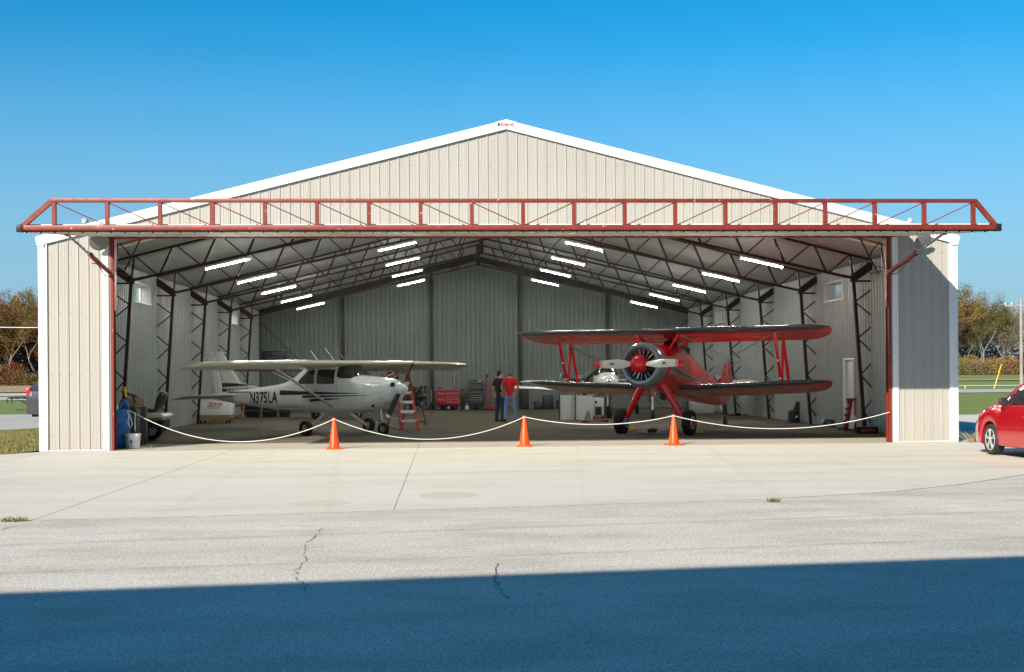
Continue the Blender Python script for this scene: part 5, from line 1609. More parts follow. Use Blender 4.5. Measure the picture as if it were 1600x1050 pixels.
b = MB(); b.prism([(-.52, .56), (.24, .56), (.26, .66), (.20, .72), (-.50, .72), (-.56, .64)], -.48, .62, 'xz'); b.obj('fender', M['cream'], t, bevel=.02)
b = MB(); b.bbox((-.50, -.492, .575), (.22, -.484, .62)); b.obj('green_band', M['mower_green'], t)
b = MB(); b.bbox((-.55, -.3, .35), (.2, .45, .555)); b.bbox((-1.5, -.15, .30), (-.5, .3, .42)); b.obj('chassis', M['black'], t)
b = MB(); b.prism([(-1.65, .42), (-.95, .42), (-.92, .86), (-1.5, .80), (-1.65, .70)], -.22, .36, 'xz'); b.obj('hood', M['mower_green'], t, bevel=.03)
b = MB(); b.prism([(-.42, .74), (-.02, .74), (.0, .80), (-.05, .84), (-.36, .86), (-.46, .82)], -.16, .30, 'xz'); b.obj('seat', M['vinyl'], t, bevel=.025)
b = MB(); b.prism([(-.08, .82), (.03, .80), (.20, 1.18), (.19, 1.28), (.08, 1.28), (.0, 1.16)], -.16, .30, 'xz'); b.obj('backrest', M['vinyl'], t, bevel=.03)
b = MB(); b.sphere((.155, -.165, 1.22), .022, 8, 6, (1, .3, 1)); b.obj('badge', M['yellow'], t)
b = MB(); b.tube([(-.95, .06, .85), (-.80, .06, 1.16)], .035, 8); b.box((-.88, .06, 1.0), (.2, .18, .16), (0, .3, 0)); b.obj('steering_column', M['black'], t)
b = MB()
cx_, cz_ = -.74, 1.22
b.tube([(cx_ + .22 * math.cos(a), .06 + .22 * math.sin(a), cz_ - .22 * math.cos(a) * .42) for a in [2 * math.pi * i / 24 for i in range(24)]], .018, 8, closed=True)
for a in (0, 2.1, 4.2): b.tube([(cx_, .06, cz_ - .02), (cx_ + .21 * math.cos(a), .06 + .21 * math.sin(a), cz_ - .21 * math.cos(a) * .42)], .014, 6)
b.obj('steering_wheel', M['black'], t)

# ================================================================ AROUND THE WHITE AIRPLANE
def chock(loc, rz, label, m, l=.28, grp=None):
    t = thing('wheel_chock', label, 'wheel chock', loc, rz, grp)
    b = MB(); b.prism([(-.07, 0), (.07, 0), (.045, .075), (.0, .095), (-.045, .075)], -l / 2, l / 2, 'xz'); b.obj('block', M[m], t, bevel=.012)
chock((-5.25, 6.72, .008), R(60), 'orange wheel chock in front of the white airplane wheel', 'orange_block', .30)
chock((-5.62, 7.30, .008), R(60), 'orange wheel chock behind the white airplane wheel', 'orange_block', .26)
for x, y, lab in ((3.52, 6.35, 'yellow chock ahead of the left biplane tyre'), (3.98, 7.0, 'yellow chock behind the left biplane tyre'), (5.12, 4.62, 'yellow chock ahead of the right biplane tyre, near the cone'), (5.62, 5.25, 'yellow chock behind the right biplane tyre')):
    chock((x, y, .008), R(-32 + 0), lab, 'yellow', .27, 'yellow chocks at the biplane wheels')
t = thing('tow_bar', 'blue tow bar attached to the white airplane nose wheel', 'tow bar', (-2.62, 6.35, .008))
b = MB(); b.cyl((-.50, -.05, .22), (.20, .15, .03), .016, 8); b.obj('shaft', M['blue_steel'], t)
b = MB(); b.cyl((.12, .02, .025), (.30, .28, .025), .018, 8); b.obj('handle', M['blue_steel'], t)
b = MB(); b.tube([(-.52, -.10, .20), (-.50, -.05, .22), (-.46, .02, .22)], .014, 6); b.obj('fork', M['blue_steel'], t)

# step ladder
t = thing('step_ladder', 'orange-red step ladder with yellow top behind the white airplane propeller', 'ladder', (-2.72, 9.0, .008), R(0))
FL, FR_, TL, TR = Vector((-.08, -.55, 0)), Vector((.44, -.55, 0)), Vector((-.22, .02, 1.72)), Vector((.12, .02, 1.72))
RL_, RR_, TL2, TR2 = Vector((-.56, .75, 0)), Vector((-.08, .75, 0)), Vector((-.24, .14, 1.70)), Vector((.08, .14, 1.70))
for p, q in ((FL, TL), (FR_, TR)):
    b = MB(); b.bar(p, q, .03, .085, up=(1, 0, 0)); b.obj('front_rail', M['ladder_red'], t, bevel=.004)
for p, q in ((RL_, TL2), (RR_, TR2)):
    b = MB(); b.bar(p, q, .03, .055, up=(1, 0, 0)); b.obj('rear_rail', M['ladder_red'], t, bevel=.004)
for i in range(1, 6):
    u = i * .165
    b = MB(); b.bar(FL.lerp(TL, u), FR_.lerp(TR, u), .03, .09, up=(0, 0, 1)); b.obj('step', M['chrome'], t)
for i in (1, 3):
    u = i * .2
    b = MB(); b.bar(RL_.lerp(TL2, u), RR_.lerp(TR2, u), .02, .03); b.obj('rear_brace', M['chrome'], t)
b = MB(); b.box((-.07, .08, 1.76), (.46, .26, .09)); b.obj('top_cap', M['yellow'], t, bevel=.015)
for p, q in ((FL.lerp(TL, .02), FL.lerp(FR_, .28) + Vector((0, .1, .28))), (FR_.lerp(TR, .02), FR_.lerp(FL, .45) + Vector((0, 0.02, .29)))):
    b = MB(); b.bar(p + Vector((0, .03, 0)), q, .02, .05, up=(0, 1, 0)); b.obj('foot_brace', M['yellow'], t)
b = MB(); b.bar(RL_ + Vector((.1, 0, .05)), RL_ + Vector((.02, -.1, .3)), .02, .05); b.obj('foot_brace', M['yellow'], t)
b = MB(); b.box((.02, -.12, 1.28), (.09, .06, .18)); b.obj('hanging_pouch', M['yellow'], t)

# engine on a stand behind the ladder
t = thing('engine_stand', 'dark engine on a red wheeled stand behind the step ladder', 'engine stand', (-2.55, 13.0, .008))
b = MB()
b.lathe([(.12, -.15), (.34, -.12), (.36, 0), (.34, .1), (.1, .14)], 20, (0, 0, .95), (.3, -1, 0)); b.obj('engine', M['black'], t)
for k in range(7):
    a = 2 * math.pi * k / 7
    b = MB(); b.cyl((.15 * math.cos(a), -.1, .95 + .15 * math.sin(a)), (.46 * math.cos(a), -.12, .95 + .46 * math.sin(a)), .07, 10); b.obj('cylinder', M['black'], t)
for x in (-.4, .4):
    b = MB(); b.bar((x, -.4, .08), (x, .5, .08), .06, .06); b.obj('base_rail', M['tool_red'], t)
    b = MB(); b.bar((x, .1, .08), (x * .5, .1, .95), .06, .06, up=(0, 1, 0)); b.obj('upright', M['tool_red'], t)
    for y in (-.38, .48):
        b = MB(); b.cyl((x - .02, y, .05), (x + .02, y, .05), .05, 12); b.obj('caster', M['black'], t)
b = MB(); b.bar((-.4, -.35, .10), (.4, -.35, .10), .05, .05); b.obj('base_rail', M['tool_red'], t)

# ================================================================ LEFT BACK CORNER
t = thing('parts_washer', 'white equipment crate with red logo on a wheeled timber pallet', 'crate', (-9.72, 15.9, .008), R(-2))
b = MB(); b.bbox((-.62, -.35, .30), (.62, .35, .80)); b.obj('case', M['white'], t, bevel=.012)
b = MB(); b.bbox((-.645, -.36, .80), (.645, .36, .84)); b.obj('lid', M['housing'], t, bevel=.008)
b = MB(); b.bbox((-.60, -.34, .18), (.60, .34, .295)); b.obj('skid', M['timber'], t, bevel=.004)
for y in (-.28, .28):
    b = MB(); b.bbox((-.58, y - .05, .12), (.58, y + .05, .178)); b.obj('runner', M['timber'], t)
for x in (-.45, .45):
    for y in (-.28, .28):
        b = MB(); b.cyl((x - .03, y, .05), (x + .03, y, .05), .05, 12); b.box((x, y, .105), (.07, .07, .028)); b.obj('caster', M['black'], t)
text_obj('logo', 'Kramp', .15, M['logo_red'], t, lambda x, y: Vector((x + .08, -.3535, .66 + y)), 1.1, .004, shear=.3)
b = MB(); b.tube([(-.03 + .17 * math.cos(a), -.3535, .70 + .055 * math.sin(a)) for a in [R(60) + R(240) * i / 14 for i in range(15)]], .006, 4); b.obj('logo_swoosh', M['logo_red'], t)
for z, w in ((.60, .44), (.545, .36)):
    b = MB()
    x = -w / 2
    rr2 = random.Random(int(z * 100))
    while x < w / 2:
        l = rr2.uniform(.025, .06); b.bbox((x, -.3545, z), (x + l, -.3515, z + .022)); x += l + .014
    b.obj('print_line', M['print_dark'], t)['kind'] = 'stuff'
for z in (.45, .65):
    b = MB(); b.bbox((-.56, -.356, z - .03), (-.50, -.351, z + .05)); b.obj('vent', M['print_pale'], t)

t = thing('gas_cylinder', 'dark gas cylinder standing on a stack against the left wall', 'gas cylinder', (-10.05, 18.9, .008))
b = MB(); b.lathe([(.16, .95), (.17, .97), (.17, 1.45), (.14, 1.58), (.06, 1.68), (.045, 1.78), (.07, 1.80), (.05, 1.86)], 20); b.obj('bottle', M['black'], t)
b = MB(); b.bbox((-.25, -.22, 0), (.25, .22, .945)); b.obj('stand', M['black'], t, bevel=.01)
b = MB(); b.tube([(.28, 0, .96), (.32, 0, 1.3), (.38, 0, 1.34), (.42, 0, 1.28), (.41, 0, .9)], .014, 6); b.obj('hose', M['black'], t)
t = thing('hand_truck', 'red hand truck with yellow wheels by the white crate', 'hand truck', (-9.75, 20.8, .008), R(15))
for x in (-.18, .18):
    b = MB(); b.tube([(x, 0, .12), (x, .16, .75), (x * .6, .2, .95)], .025, 8); b.obj('rail', M['tool_red'], t)
    b = MB(); b.cyl((x - .03, .0, .11), (x + .03, 0, .11), .11, 16); b.obj('wheel', M['yellow'], t)
b = MB(); b.bbox((-.22, -.22, .02), (.22, 0, .035)); b.bbox((-.18, .1, .45), (.18, .13, .55)); b.obj('toe_plate', M['tool_red'], t)
for (x, y, w, h, lab) in ((-9.35, 22.0, .55, .62, 'black plastic crate stacked under the tail of the white airplane'), (-8.7, 22.2, .6, .55, 'second black crate to the right under the airplane tail'), (-8.1, 22.3, .45, .48, 'third black crate nearest the tail wheel under the fuselage')):
    t = thing('crate', lab, 'crate', (x, y, .008), R(5))
    b = MB(); b.loft([[(sx * w * k / 2, sy * .22 * k, z) for sx, sy in ((-1, -1), (1, -1), (1, 1), (-1, 1))] for k, z in ((.9, 0), (1, h * .9), (1.06, h * .9), (1.06, h))]); b.obj('tub', M['black'], t, bevel=.01)
    b = MB(); b.bbox((-w / 2, -.24, h * .4), (w / 2, -.222, h * .5)); b.obj('rib', M['charcoal'], t)
t = thing('wall_sign', 'dark rectangular sign with pale lettering on the back wall', 'sign', (-9.61, 30.36, 2.68))
b = MB(); b.bbox((-.58, -.02, -.21), (.58, .02, .21)); b.obj('board', M['black'], t, bevel=.006)
b = MB()
for cx2, r in ((-.42, .055), (-.36, .055), (-.30, .055)): b.tube([(cx2 + r * math.cos(a), -.024, .09 + r * math.sin(a)) for a in [2 * math.pi * i / 16 for i in range(16)]], .006, 4, closed=True)
b.obj('emblem', M['print_pale'], t)['kind'] = 'stuff'
for z, x0, x1, hh in ((.10, -.2, .42, .035), (.03, -.08, .34, .035), (-.09, -.5, .5, .016), (-.15, -.42, .38, .016)):
    b = MB(); x = x0; rr2 = random.Random(int(z * 100) + 77)
    while x < x1:
        l = rr2.uniform(.02, .07); b.bbox((x, -.026, z), (min(x + l, x1), -.0205, z + hh)); x += l + .018
    b.obj('print_line', M['print_pale'], t)['kind'] = 'stuff'
t = thing('fuse_box', 'small brown electrical box on the back wall above the white airplane', 'electrical box', (-5.0, 30.38, 2.18))
b = MB(); b.bbox((-.13, -.06, -.17), (.20, .02, .17)); b.obj('case', M['timber'], t, bevel=.008)
b = MB(); b.cyl((-.25, -.03, 0), (-.13, -.03, 0), .12, 12); b.obj('horn', M['charcoal'], t)
b = MB(); b.bbox((.03, -.072, -.12), (.12, -.062, .12)); b.obj('cover', M['steel'], t)

# ================================================================ BACK WALL EQUIPMENT
for dx, hh, lab in ((0, 1.12, 'left of two dark tripod jack stands on the back wall'), (.30, 1.08, 'right of two dark tripod jack stands on the back wall')):
    t = thing('jack_stand', lab, 'jack stand', (-2.45 + dx, 29.9, .008))
    b = MB(); b.cyl((0, 0, .2), (0, 0, hh), .06, 12); b.obj('column', M['black'], t)
    for a in range(3):
        a = a * 2.09 + .3
        b = MB(); b.bar((0, 0, .5), (.16 * math.cos(a), .16 * math.sin(a), .02), .03, .04); b.obj('leg', M['black'], t)
    b = MB(); b.cyl((.0, -.07, .4), (0, -.07, .98), .035, 10); b.obj('handle_tube', M['timber'] if dx else M['tool_red'], t)
    b = MB(); b.lathe([(.09, hh), (.09, hh + .03), (.03, hh + .06)], 12); b.obj('saddle', M['black'], t)
t = thing('tool_cart', 'red wheeled tool cart against the back wall', 'tool cart', (-1.33, 29.9, .008))
b = MB(); b.bbox((-.56, -.28, .24), (.56, .28, 1.0)); b.obj('cabinet', M['tool_red'], t, bevel=.012)
b = MB(); b.prism([(-.60, .86), (.60, .86), (.56, 1.02), (-.56, 1.02)], -.31, .31, 'xz'); b.obj('top_tray', M['tool_red'], t, bevel=.01)
for x0, x1, z0, z1 in ((-.52, -.20, .60, .84), (-.52, -.20, .30, .56), (-.14, .52, .68, .84), (-.14, .52, .56, .65), (-.14, .52, .44, .53), (-.14, .52, .30, .41)):
    b = MB(); b.bbox((x0, -.298, z0), (x1, -.282, z1)); d_ = b.obj('drawer', M['tool_red'], t, bevel=.004)
    b = MB(); b.bbox((x0 + .03, -.312, z1 - .03), (x1 - .03, -.30, z1 - .015)); b.obj('pull', M['steel'], d_)
for x, r in ((-.5, .09), (0, .12), (.5, .09)):
    b = MB(); b.cyl((x, -.24, r), (x, -.18, r), r, 16); w_ = b.obj('caster', M['black'], t)
    b = MB(); b.cyl((x, -.25, r), (x, -.238, r), r * .45, 12); b.obj('hub', M['steel'], w_)
b = MB(); b.tube([(.60, -.1, 1.0), (.68, -.1, .98), (.76, -.12, .74)], .028, 8); b.obj('hose', M['black'], t)
for x, w, h, m, lab in ((-.42, .16, .10, 'black', 'black tool case on the left end of the red cart'), (0, .3, .045, 'steel', 'flat metal tray of tools on the red cart'), (.36, .2, .06, 'charcoal', 'grey tool case on the right of the red cart')):
    tt = thing('tool_case', lab, 'tool case', (-1.33 + x, 29.85, 1.03))
    b = MB(); b.bbox((-w / 2, -.1, 0), (w / 2, .1, h)); b.obj('case', M[m], tt, bevel=.01)
    b = MB(); b.bbox((-w / 5, -.115, h * .4), (w / 5, -.102, h * .75)); b.obj('latch', M['steel'], tt)
t = thing('jug', 'white jug with blue cap on the floor by the red cart', 'jug', (-.45, 29.9, .008))
b = MB(); b.lathe([(.085, 0), (.1, .02), (.1, .2), (.07, .25), (.04, .27)], 16); b.obj('body', M['cream'], t); b = MB(); b.lathe([(.1, .205), (.1, .24), (.08, .28), (.05, .33)], 16); b.obj('cap', M['blue_steel'], t)
t = thing('tool_chest', 'tall black two-part tool chest on the back wall', 'tool chest', (-.02, 29.95, .008))
b = MB(); b.bbox((-.35, -.25, .12), (.35, .25, .92)); b.obj('lower_cabinet', M['black'], t, bevel=.01)
b = MB(); b.bbox((-.33, -.23, .925), (.33, .23, 1.42)); b.obj('upper_chest', M['black'], t, bevel=.01)
for z0, z1, w in ((.26, .50, .31), (.53, .60, .31), (.63, .70, .31), (.73, .86, .31), (.97, 1.05, .29), (1.07, 1.13, .29), (1.15, 1.21, .29), (1.23, 1.33, .29)):
    b = MB(); b.bbox((-w, -.272, z0), (w, -.252, z1)); d_ = b.obj('drawer', M['black'], t, bevel=.004)
    b = MB(); b.bbox((-w + .02, -.285, z1 - .022), (w - .02, -.274, z1 - .006)); b.obj('pull', M['steel'], d_)
b = MB(); b.bbox((.10, -.24, 1.36), (.26, -.234, 1.39)); b.obj('badge', M['white'], t)
for x in (-.28, .28):
    b = MB(); b.cyl((x - .02, -.2, .06), (x + .02, -.2, .06), .06, 12); b.obj('caster', M['charcoal'], t)
t = thing('engine_hoist', 'dark red engine hoist behind the man in black', 'hoist', (.72, 29.9, .008))
for x in (-.2, .22):
    b = MB(); b.bar((x, 0, .1), (x, 0, 1.62 if x < 0 else 1.5), .075, .075, up=(0, 1, 0)); b.obj('mast', M['tool_red'], t)
b = MB(); b.bbox((-.3, -.3, .05), (.9, .1, .16)); b.obj('base_rail', M['tool_red'], t)
b = MB(); b.sphere((-.2, -.02, 1.62), .07, 10, 8); b.obj('pulley', M['black'], t)
b = MB(); b.bar((-.02, 0, 1.12), (.22, 0, 1.12), .04, .04); b.obj('cross_bar', M['tool_red'], t)
for x, y, w, h, lab in ((2.35, 29.6, .28, .95, 'tall black canister by the dark post right of the men'), (2.95, 29.7, .42, .36, 'low black toolbox on the floor by the back wall'), (3.42, 29.6, .50, .66, 'rounded black bin against the back wall')):
    t = thing('container', lab, 'bin', (x, y, .008))
    b = MB(); b.loft([[(w * .5 * k * math.copysign(abs(math.cos(a)) ** .5, math.cos(a)), .18 * k * math.copysign(abs(math.sin(a)) ** .5, math.sin(a)), z) for a in [2 * math.pi * i / 20 for i in range(20)]] for k, z in ((.9, 0), (1, .05), (1, h * .85), (.85, h))]); b.obj('body', M['black'], t)
    b = MB(); b.bbox((-w * .2, -.02, h), (w * .2, .02, h + .03)); b.obj('handle', M['charcoal'], t)
t = thing('workbench', 'low dark bench along the back wall behind the cowl panels', 'bench', (4.7, 29.8, .008))
b = MB(); b.bbox((-.9, -.3, .36), (.9, .3, .42)); b.obj('top', M['black'], t)
for x in (-.82, .82):
    for y in (-.25, .25):
        b = MB(); b.bbox((x - .03, y - .03, 0), (x + .03, y + .03, .36)); b.obj('leg', M['black'], t)

# ================================================================ UNDER AND BEHIND THE BIPLANE
for i, (x, y, r0, a, h, lab) in enumerate(((3.0, 16.3, .42, 20, .90, 'curved pale cowl panel standing on the floor, leftmost of two'), (3.62, 16.1, .42, -10, .88, 'curved pale cowl panel with dark cutout beside the first'))):
    t = thing('cowl_panel', lab, 'panel', (x, y, .008), R(a))
    b = MB()
    out = [(r0 * math.sin(q), -r0 * math.cos(q) + r0 * .6) for q in [R(-48) + R(96) * k / 12 for k in range(13)]]
    inn = [(p[0] * .96, p[1] * .96 + .01) for p in out]
    b.loft([[(px_, py_, z) for px_, py_ in out + inn[::-1]] for z in (0, h)]); b.obj('sheet', M['cowl_panel'], t)
    b = MB(); b.bbox((out[0][0] - .03, out[0][1] - .02, 0), (out[0][0] + .01, out[0][1] + .02, h + .02)); b.obj('edge', M['grey_blue'], t)
    if i:
        b = MB(); b.prism([(.0, .0), (.24, 0), (.22, .24), (.13, .36), (.06, .24)], -r0 * .4 - .03, -r0 * .4 - .01, 'xz'); b.obj('cutout', M['steel'], t)
t = thing('tail_stand', 'white and black wheeled ground unit behind the cowl panels', 'cart', (4.15, 16.7, .008), R(10))
b = MB(); b.bbox((-.22, -.2, .12), (.22, .2, .78)); b.obj('housing', M['cowl_panel'], t, bevel=.02)
b = MB(); b.bbox((-.12, -.215, .14), (.12, -.202, .45)); b.cyl((-.1, -.22, .62), (-.1, -.2, .62), .05, 12); b.obj('opening', M['black'], t)
for x in (-.2, .2):
    b = MB(); b.cyl((x - .03, -.15, .06), (x + .03, -.15, .06), .06, 12); b.obj('caster', M['black'], t)
b = MB(); b.cyl((.42, -.05, .24), (.52, -.05, .24), .24, 20); b.obj('spare_wheel', M['rubber'], t)
b = MB(); b.bar((.3, -.1, .05), (.3, -.1, .8), .04, .04, up=(0, 1, 0)); b.bar((.22, -.1, .3), (.5, -.1, .3), .04, .04); b.obj('strut', M['charcoal'], t)
t = thing('board', 'open cardboard sheet on a dark mat between the biplane wheels', 'cardboard', (4.22, 5.25, .012), R(3))
b = MB(); b.bbox((-.38, -.12, 0), (.50, .16, .008)); b.obj('mat', M['black'], t)
b = MB(); b.box((-.18, .06, .05), (.22, .14, .012), (.5, 0, 0)); b.obj('flap', M['cardboard'], t)
t = thing('box', 'pale blue box with dark print lying between the biplane wheels', 'box', (4.52, 5.18, .02), R(3))
b = MB(); b.bbox((-.11, -.06, 0), (.11, .06, .09)); b.obj('carton', M['label_blue'], t, bevel=.004)
b = MB(); b.bbox((-.07, -.063, .035), (.0, -.0605, .055)); b.bbox((.02, -.063, .035), (.08, -.0605, .055)); b.obj('print', M['print_dark'], t)['kind'] = 'stuff'
t = thing('tool_bag', 'black tool bag beside the pale blue box', 'bag', (4.30, 5.34, .02))
b = MB(); b.tube([(-.15, 0, .06), (0, 0, .075), (.13, 0, .06)], [.05, .065, .05], 10); b.obj('bag', M['black'], t)
t = thing('creeper', 'low red and black creeper board on the floor behind the biplane', 'creeper', (3.7, 13.6, .008), R(20))
b = MB(); b.bbox((-.5, -.18, .05), (.5, .18, .08)); b.obj('board', M['tool_red'], t, bevel=.01)
for x in (-.4, .4):
    b = MB(); b.cyl((x, -.15, .025), (x, .15, .025), .025, 10); b.obj('roller', M['black'], t)

# ================================================================ RIGHT SIDE
t = thing('transmission_jack', 'red wheeled jack frame by the right wall door', 'jack', (9.90, 5.35, .008), R(0))
b = MB(); b.bar((-.14, 0, .04), (.03, .02, .92), .10, .16, up=(0, 1, 0)); b.obj('mast', M['tool_red'], t, bevel=.008)
b = MB(); b.bbox((-.10, -.07, .86), (.16, .10, .93)); b.obj('head', M['tool_red'], t, bevel=.008)
b = MB(); b.cyl((.13, -.05, .25), (.13, -.05, .85), .035, 12); b.obj('ram', M['ladder_red'], t)
b = MB(); b.cyl((.13, -.05, .06), (.13, -.05, .25), .026, 12); b.obj('piston', M['black'], t)
for y in (-.18, .2):
    b = MB(); b.bar((-.28, y, .05), (.24, y, .05), .05, .04); b.obj('base_rail', M['black'], t)
for k in range(5):
    b = MB(); b.box((-.20 + .034 * k, 0, .1 + k * .18), (.05, .12, .05)); b.obj('bracket', M['black'], t)
for x, y in ((-.28, -.2), (-.28, .2), (.2, -.2)):
    b = MB(); b.sphere((x, y, .03), .03, 8, 6); b.obj('caster', M['steel'], t)
b = MB(); b.tube([(-.02, -.1, .05), (.04, -.12, .3), (.13, -.08, .45)], .012, 6); b.tube([(.0, -.14, .05), (.07, -.16, .25), (.15, -.08, .40)], .012, 6); b.obj('cables', M['white'], t)['kind'] = 'stuff'
t = thing('tub', 'black rubber tub with a red can inside near the right jamb', 'tub', (9.93, 4.15, .008))
b = MB(); b.loft([[(.30 * k * math.copysign(abs(math.cos(a)) ** .4, math.cos(a)), .18 * k * math.copysign(abs(math.sin(a)) ** .4, math.sin(a)), z) for a in [2 * math.pi * i / 24 for i in range(24)]] for k, z in ((.9, 0), (1, .04), (1.02, .16), (1.06, .18))]); b.obj('tray', M['black'], t)
t = thing('gas_can', 'small red can on the floor in front of the black tub', 'can', (9.90, 3.88, .008))
b = MB(); b.tube([(-.18, 0, .065), (0, 0, .07), (.18, 0, .065)], [.05, .065, .05], 12); b.obj('body', M['tool_red'], t)
b = MB(); b.tube([(-.1, 0, .135), (0, 0, .16), (.1, 0, .135)], .010, 6); b.obj('handle', M['black'], t)
t = thing('drum_stool', 'short black drum on a flat tray by the right wall', 'drum', (10.0, 11.3, .008))
b = MB(); b.lathe([(.17, .02), (.17, .40), (.15, .42), (.15, .40), (.14, .05)], 20); b.obj('body', M['black'], t)
b = MB(); b.lathe([(.42, 0), (.43, .012), (.36, .016)], 24, (.12, 0, 0)); b.obj('tray', M['charcoal'], t)
b = MB(); b.prism([(-.02, .16), (.1, .2), (.09, .27), (.04, .24)], -.185, -.172, 'xz'); b.obj('label', M['white'], t)
t = thing('rubber_panel', 'tall black panel leaning on the right wall behind the drum', 'panel', (10.23, 11.75, .008))
b = MB(); b.prism([(-.18, 0), (.10, 0), (.10, .70), (-.02, .70), (-.10, .45)], -.06, .02, 'xz'); b.obj('sheet', M['black'], t, bevel=.006)
t = thing('wedge', 'small dark wedge-shaped box against the right wall', 'box', (10.14, 8.2, .008))
b = MB(); b.prism([(-.22, 0), (.18, 0), (.20, .22), (-.10, .26)], -.15, .15, 'xz'); b.obj('case', M['charcoal'], t, bevel=.008)
b = MB(); b.bbox((-.05, -.16, .1), (.08, -.152, .15)); b.obj('latch', M['steel'], t)
t = thing('debris_pile', 'low heap of brown rags and dark offcuts by the far right wall', 'rags', (9.9, 18.6, .008))
rr2 = random.Random(9)
for k in range(6):
    b = MB(); b.sphere((rr2.uniform(-.3, .3), rr2.uniform(-.2, .2), .06), .12, 9, 6, (1.2, 1, .5)); b.obj('rag', M['timber'] if k % 2 else M['black'], t)
t = thing('cabinet', 'pale grey cabinet by the right wall behind the biplane tail', 'cabinet', (8.9, 20.5, .008))
b = MB(); b.bbox((-.45, -.3, .05), (.45, .3, .80)); b.obj('case', M['cowl_panel'], t, bevel=.01)
b = MB(); b.bbox((-.40, -.315, .10), (-.01, -.302, .75)); b.obj('door', M['cowl_panel'], t, bevel=.004)
b = MB(); b.bbox((.01, -.315, .10), (.40, -.302, .75)); b.obj('door', M['cowl_panel'], t, bevel=.004)

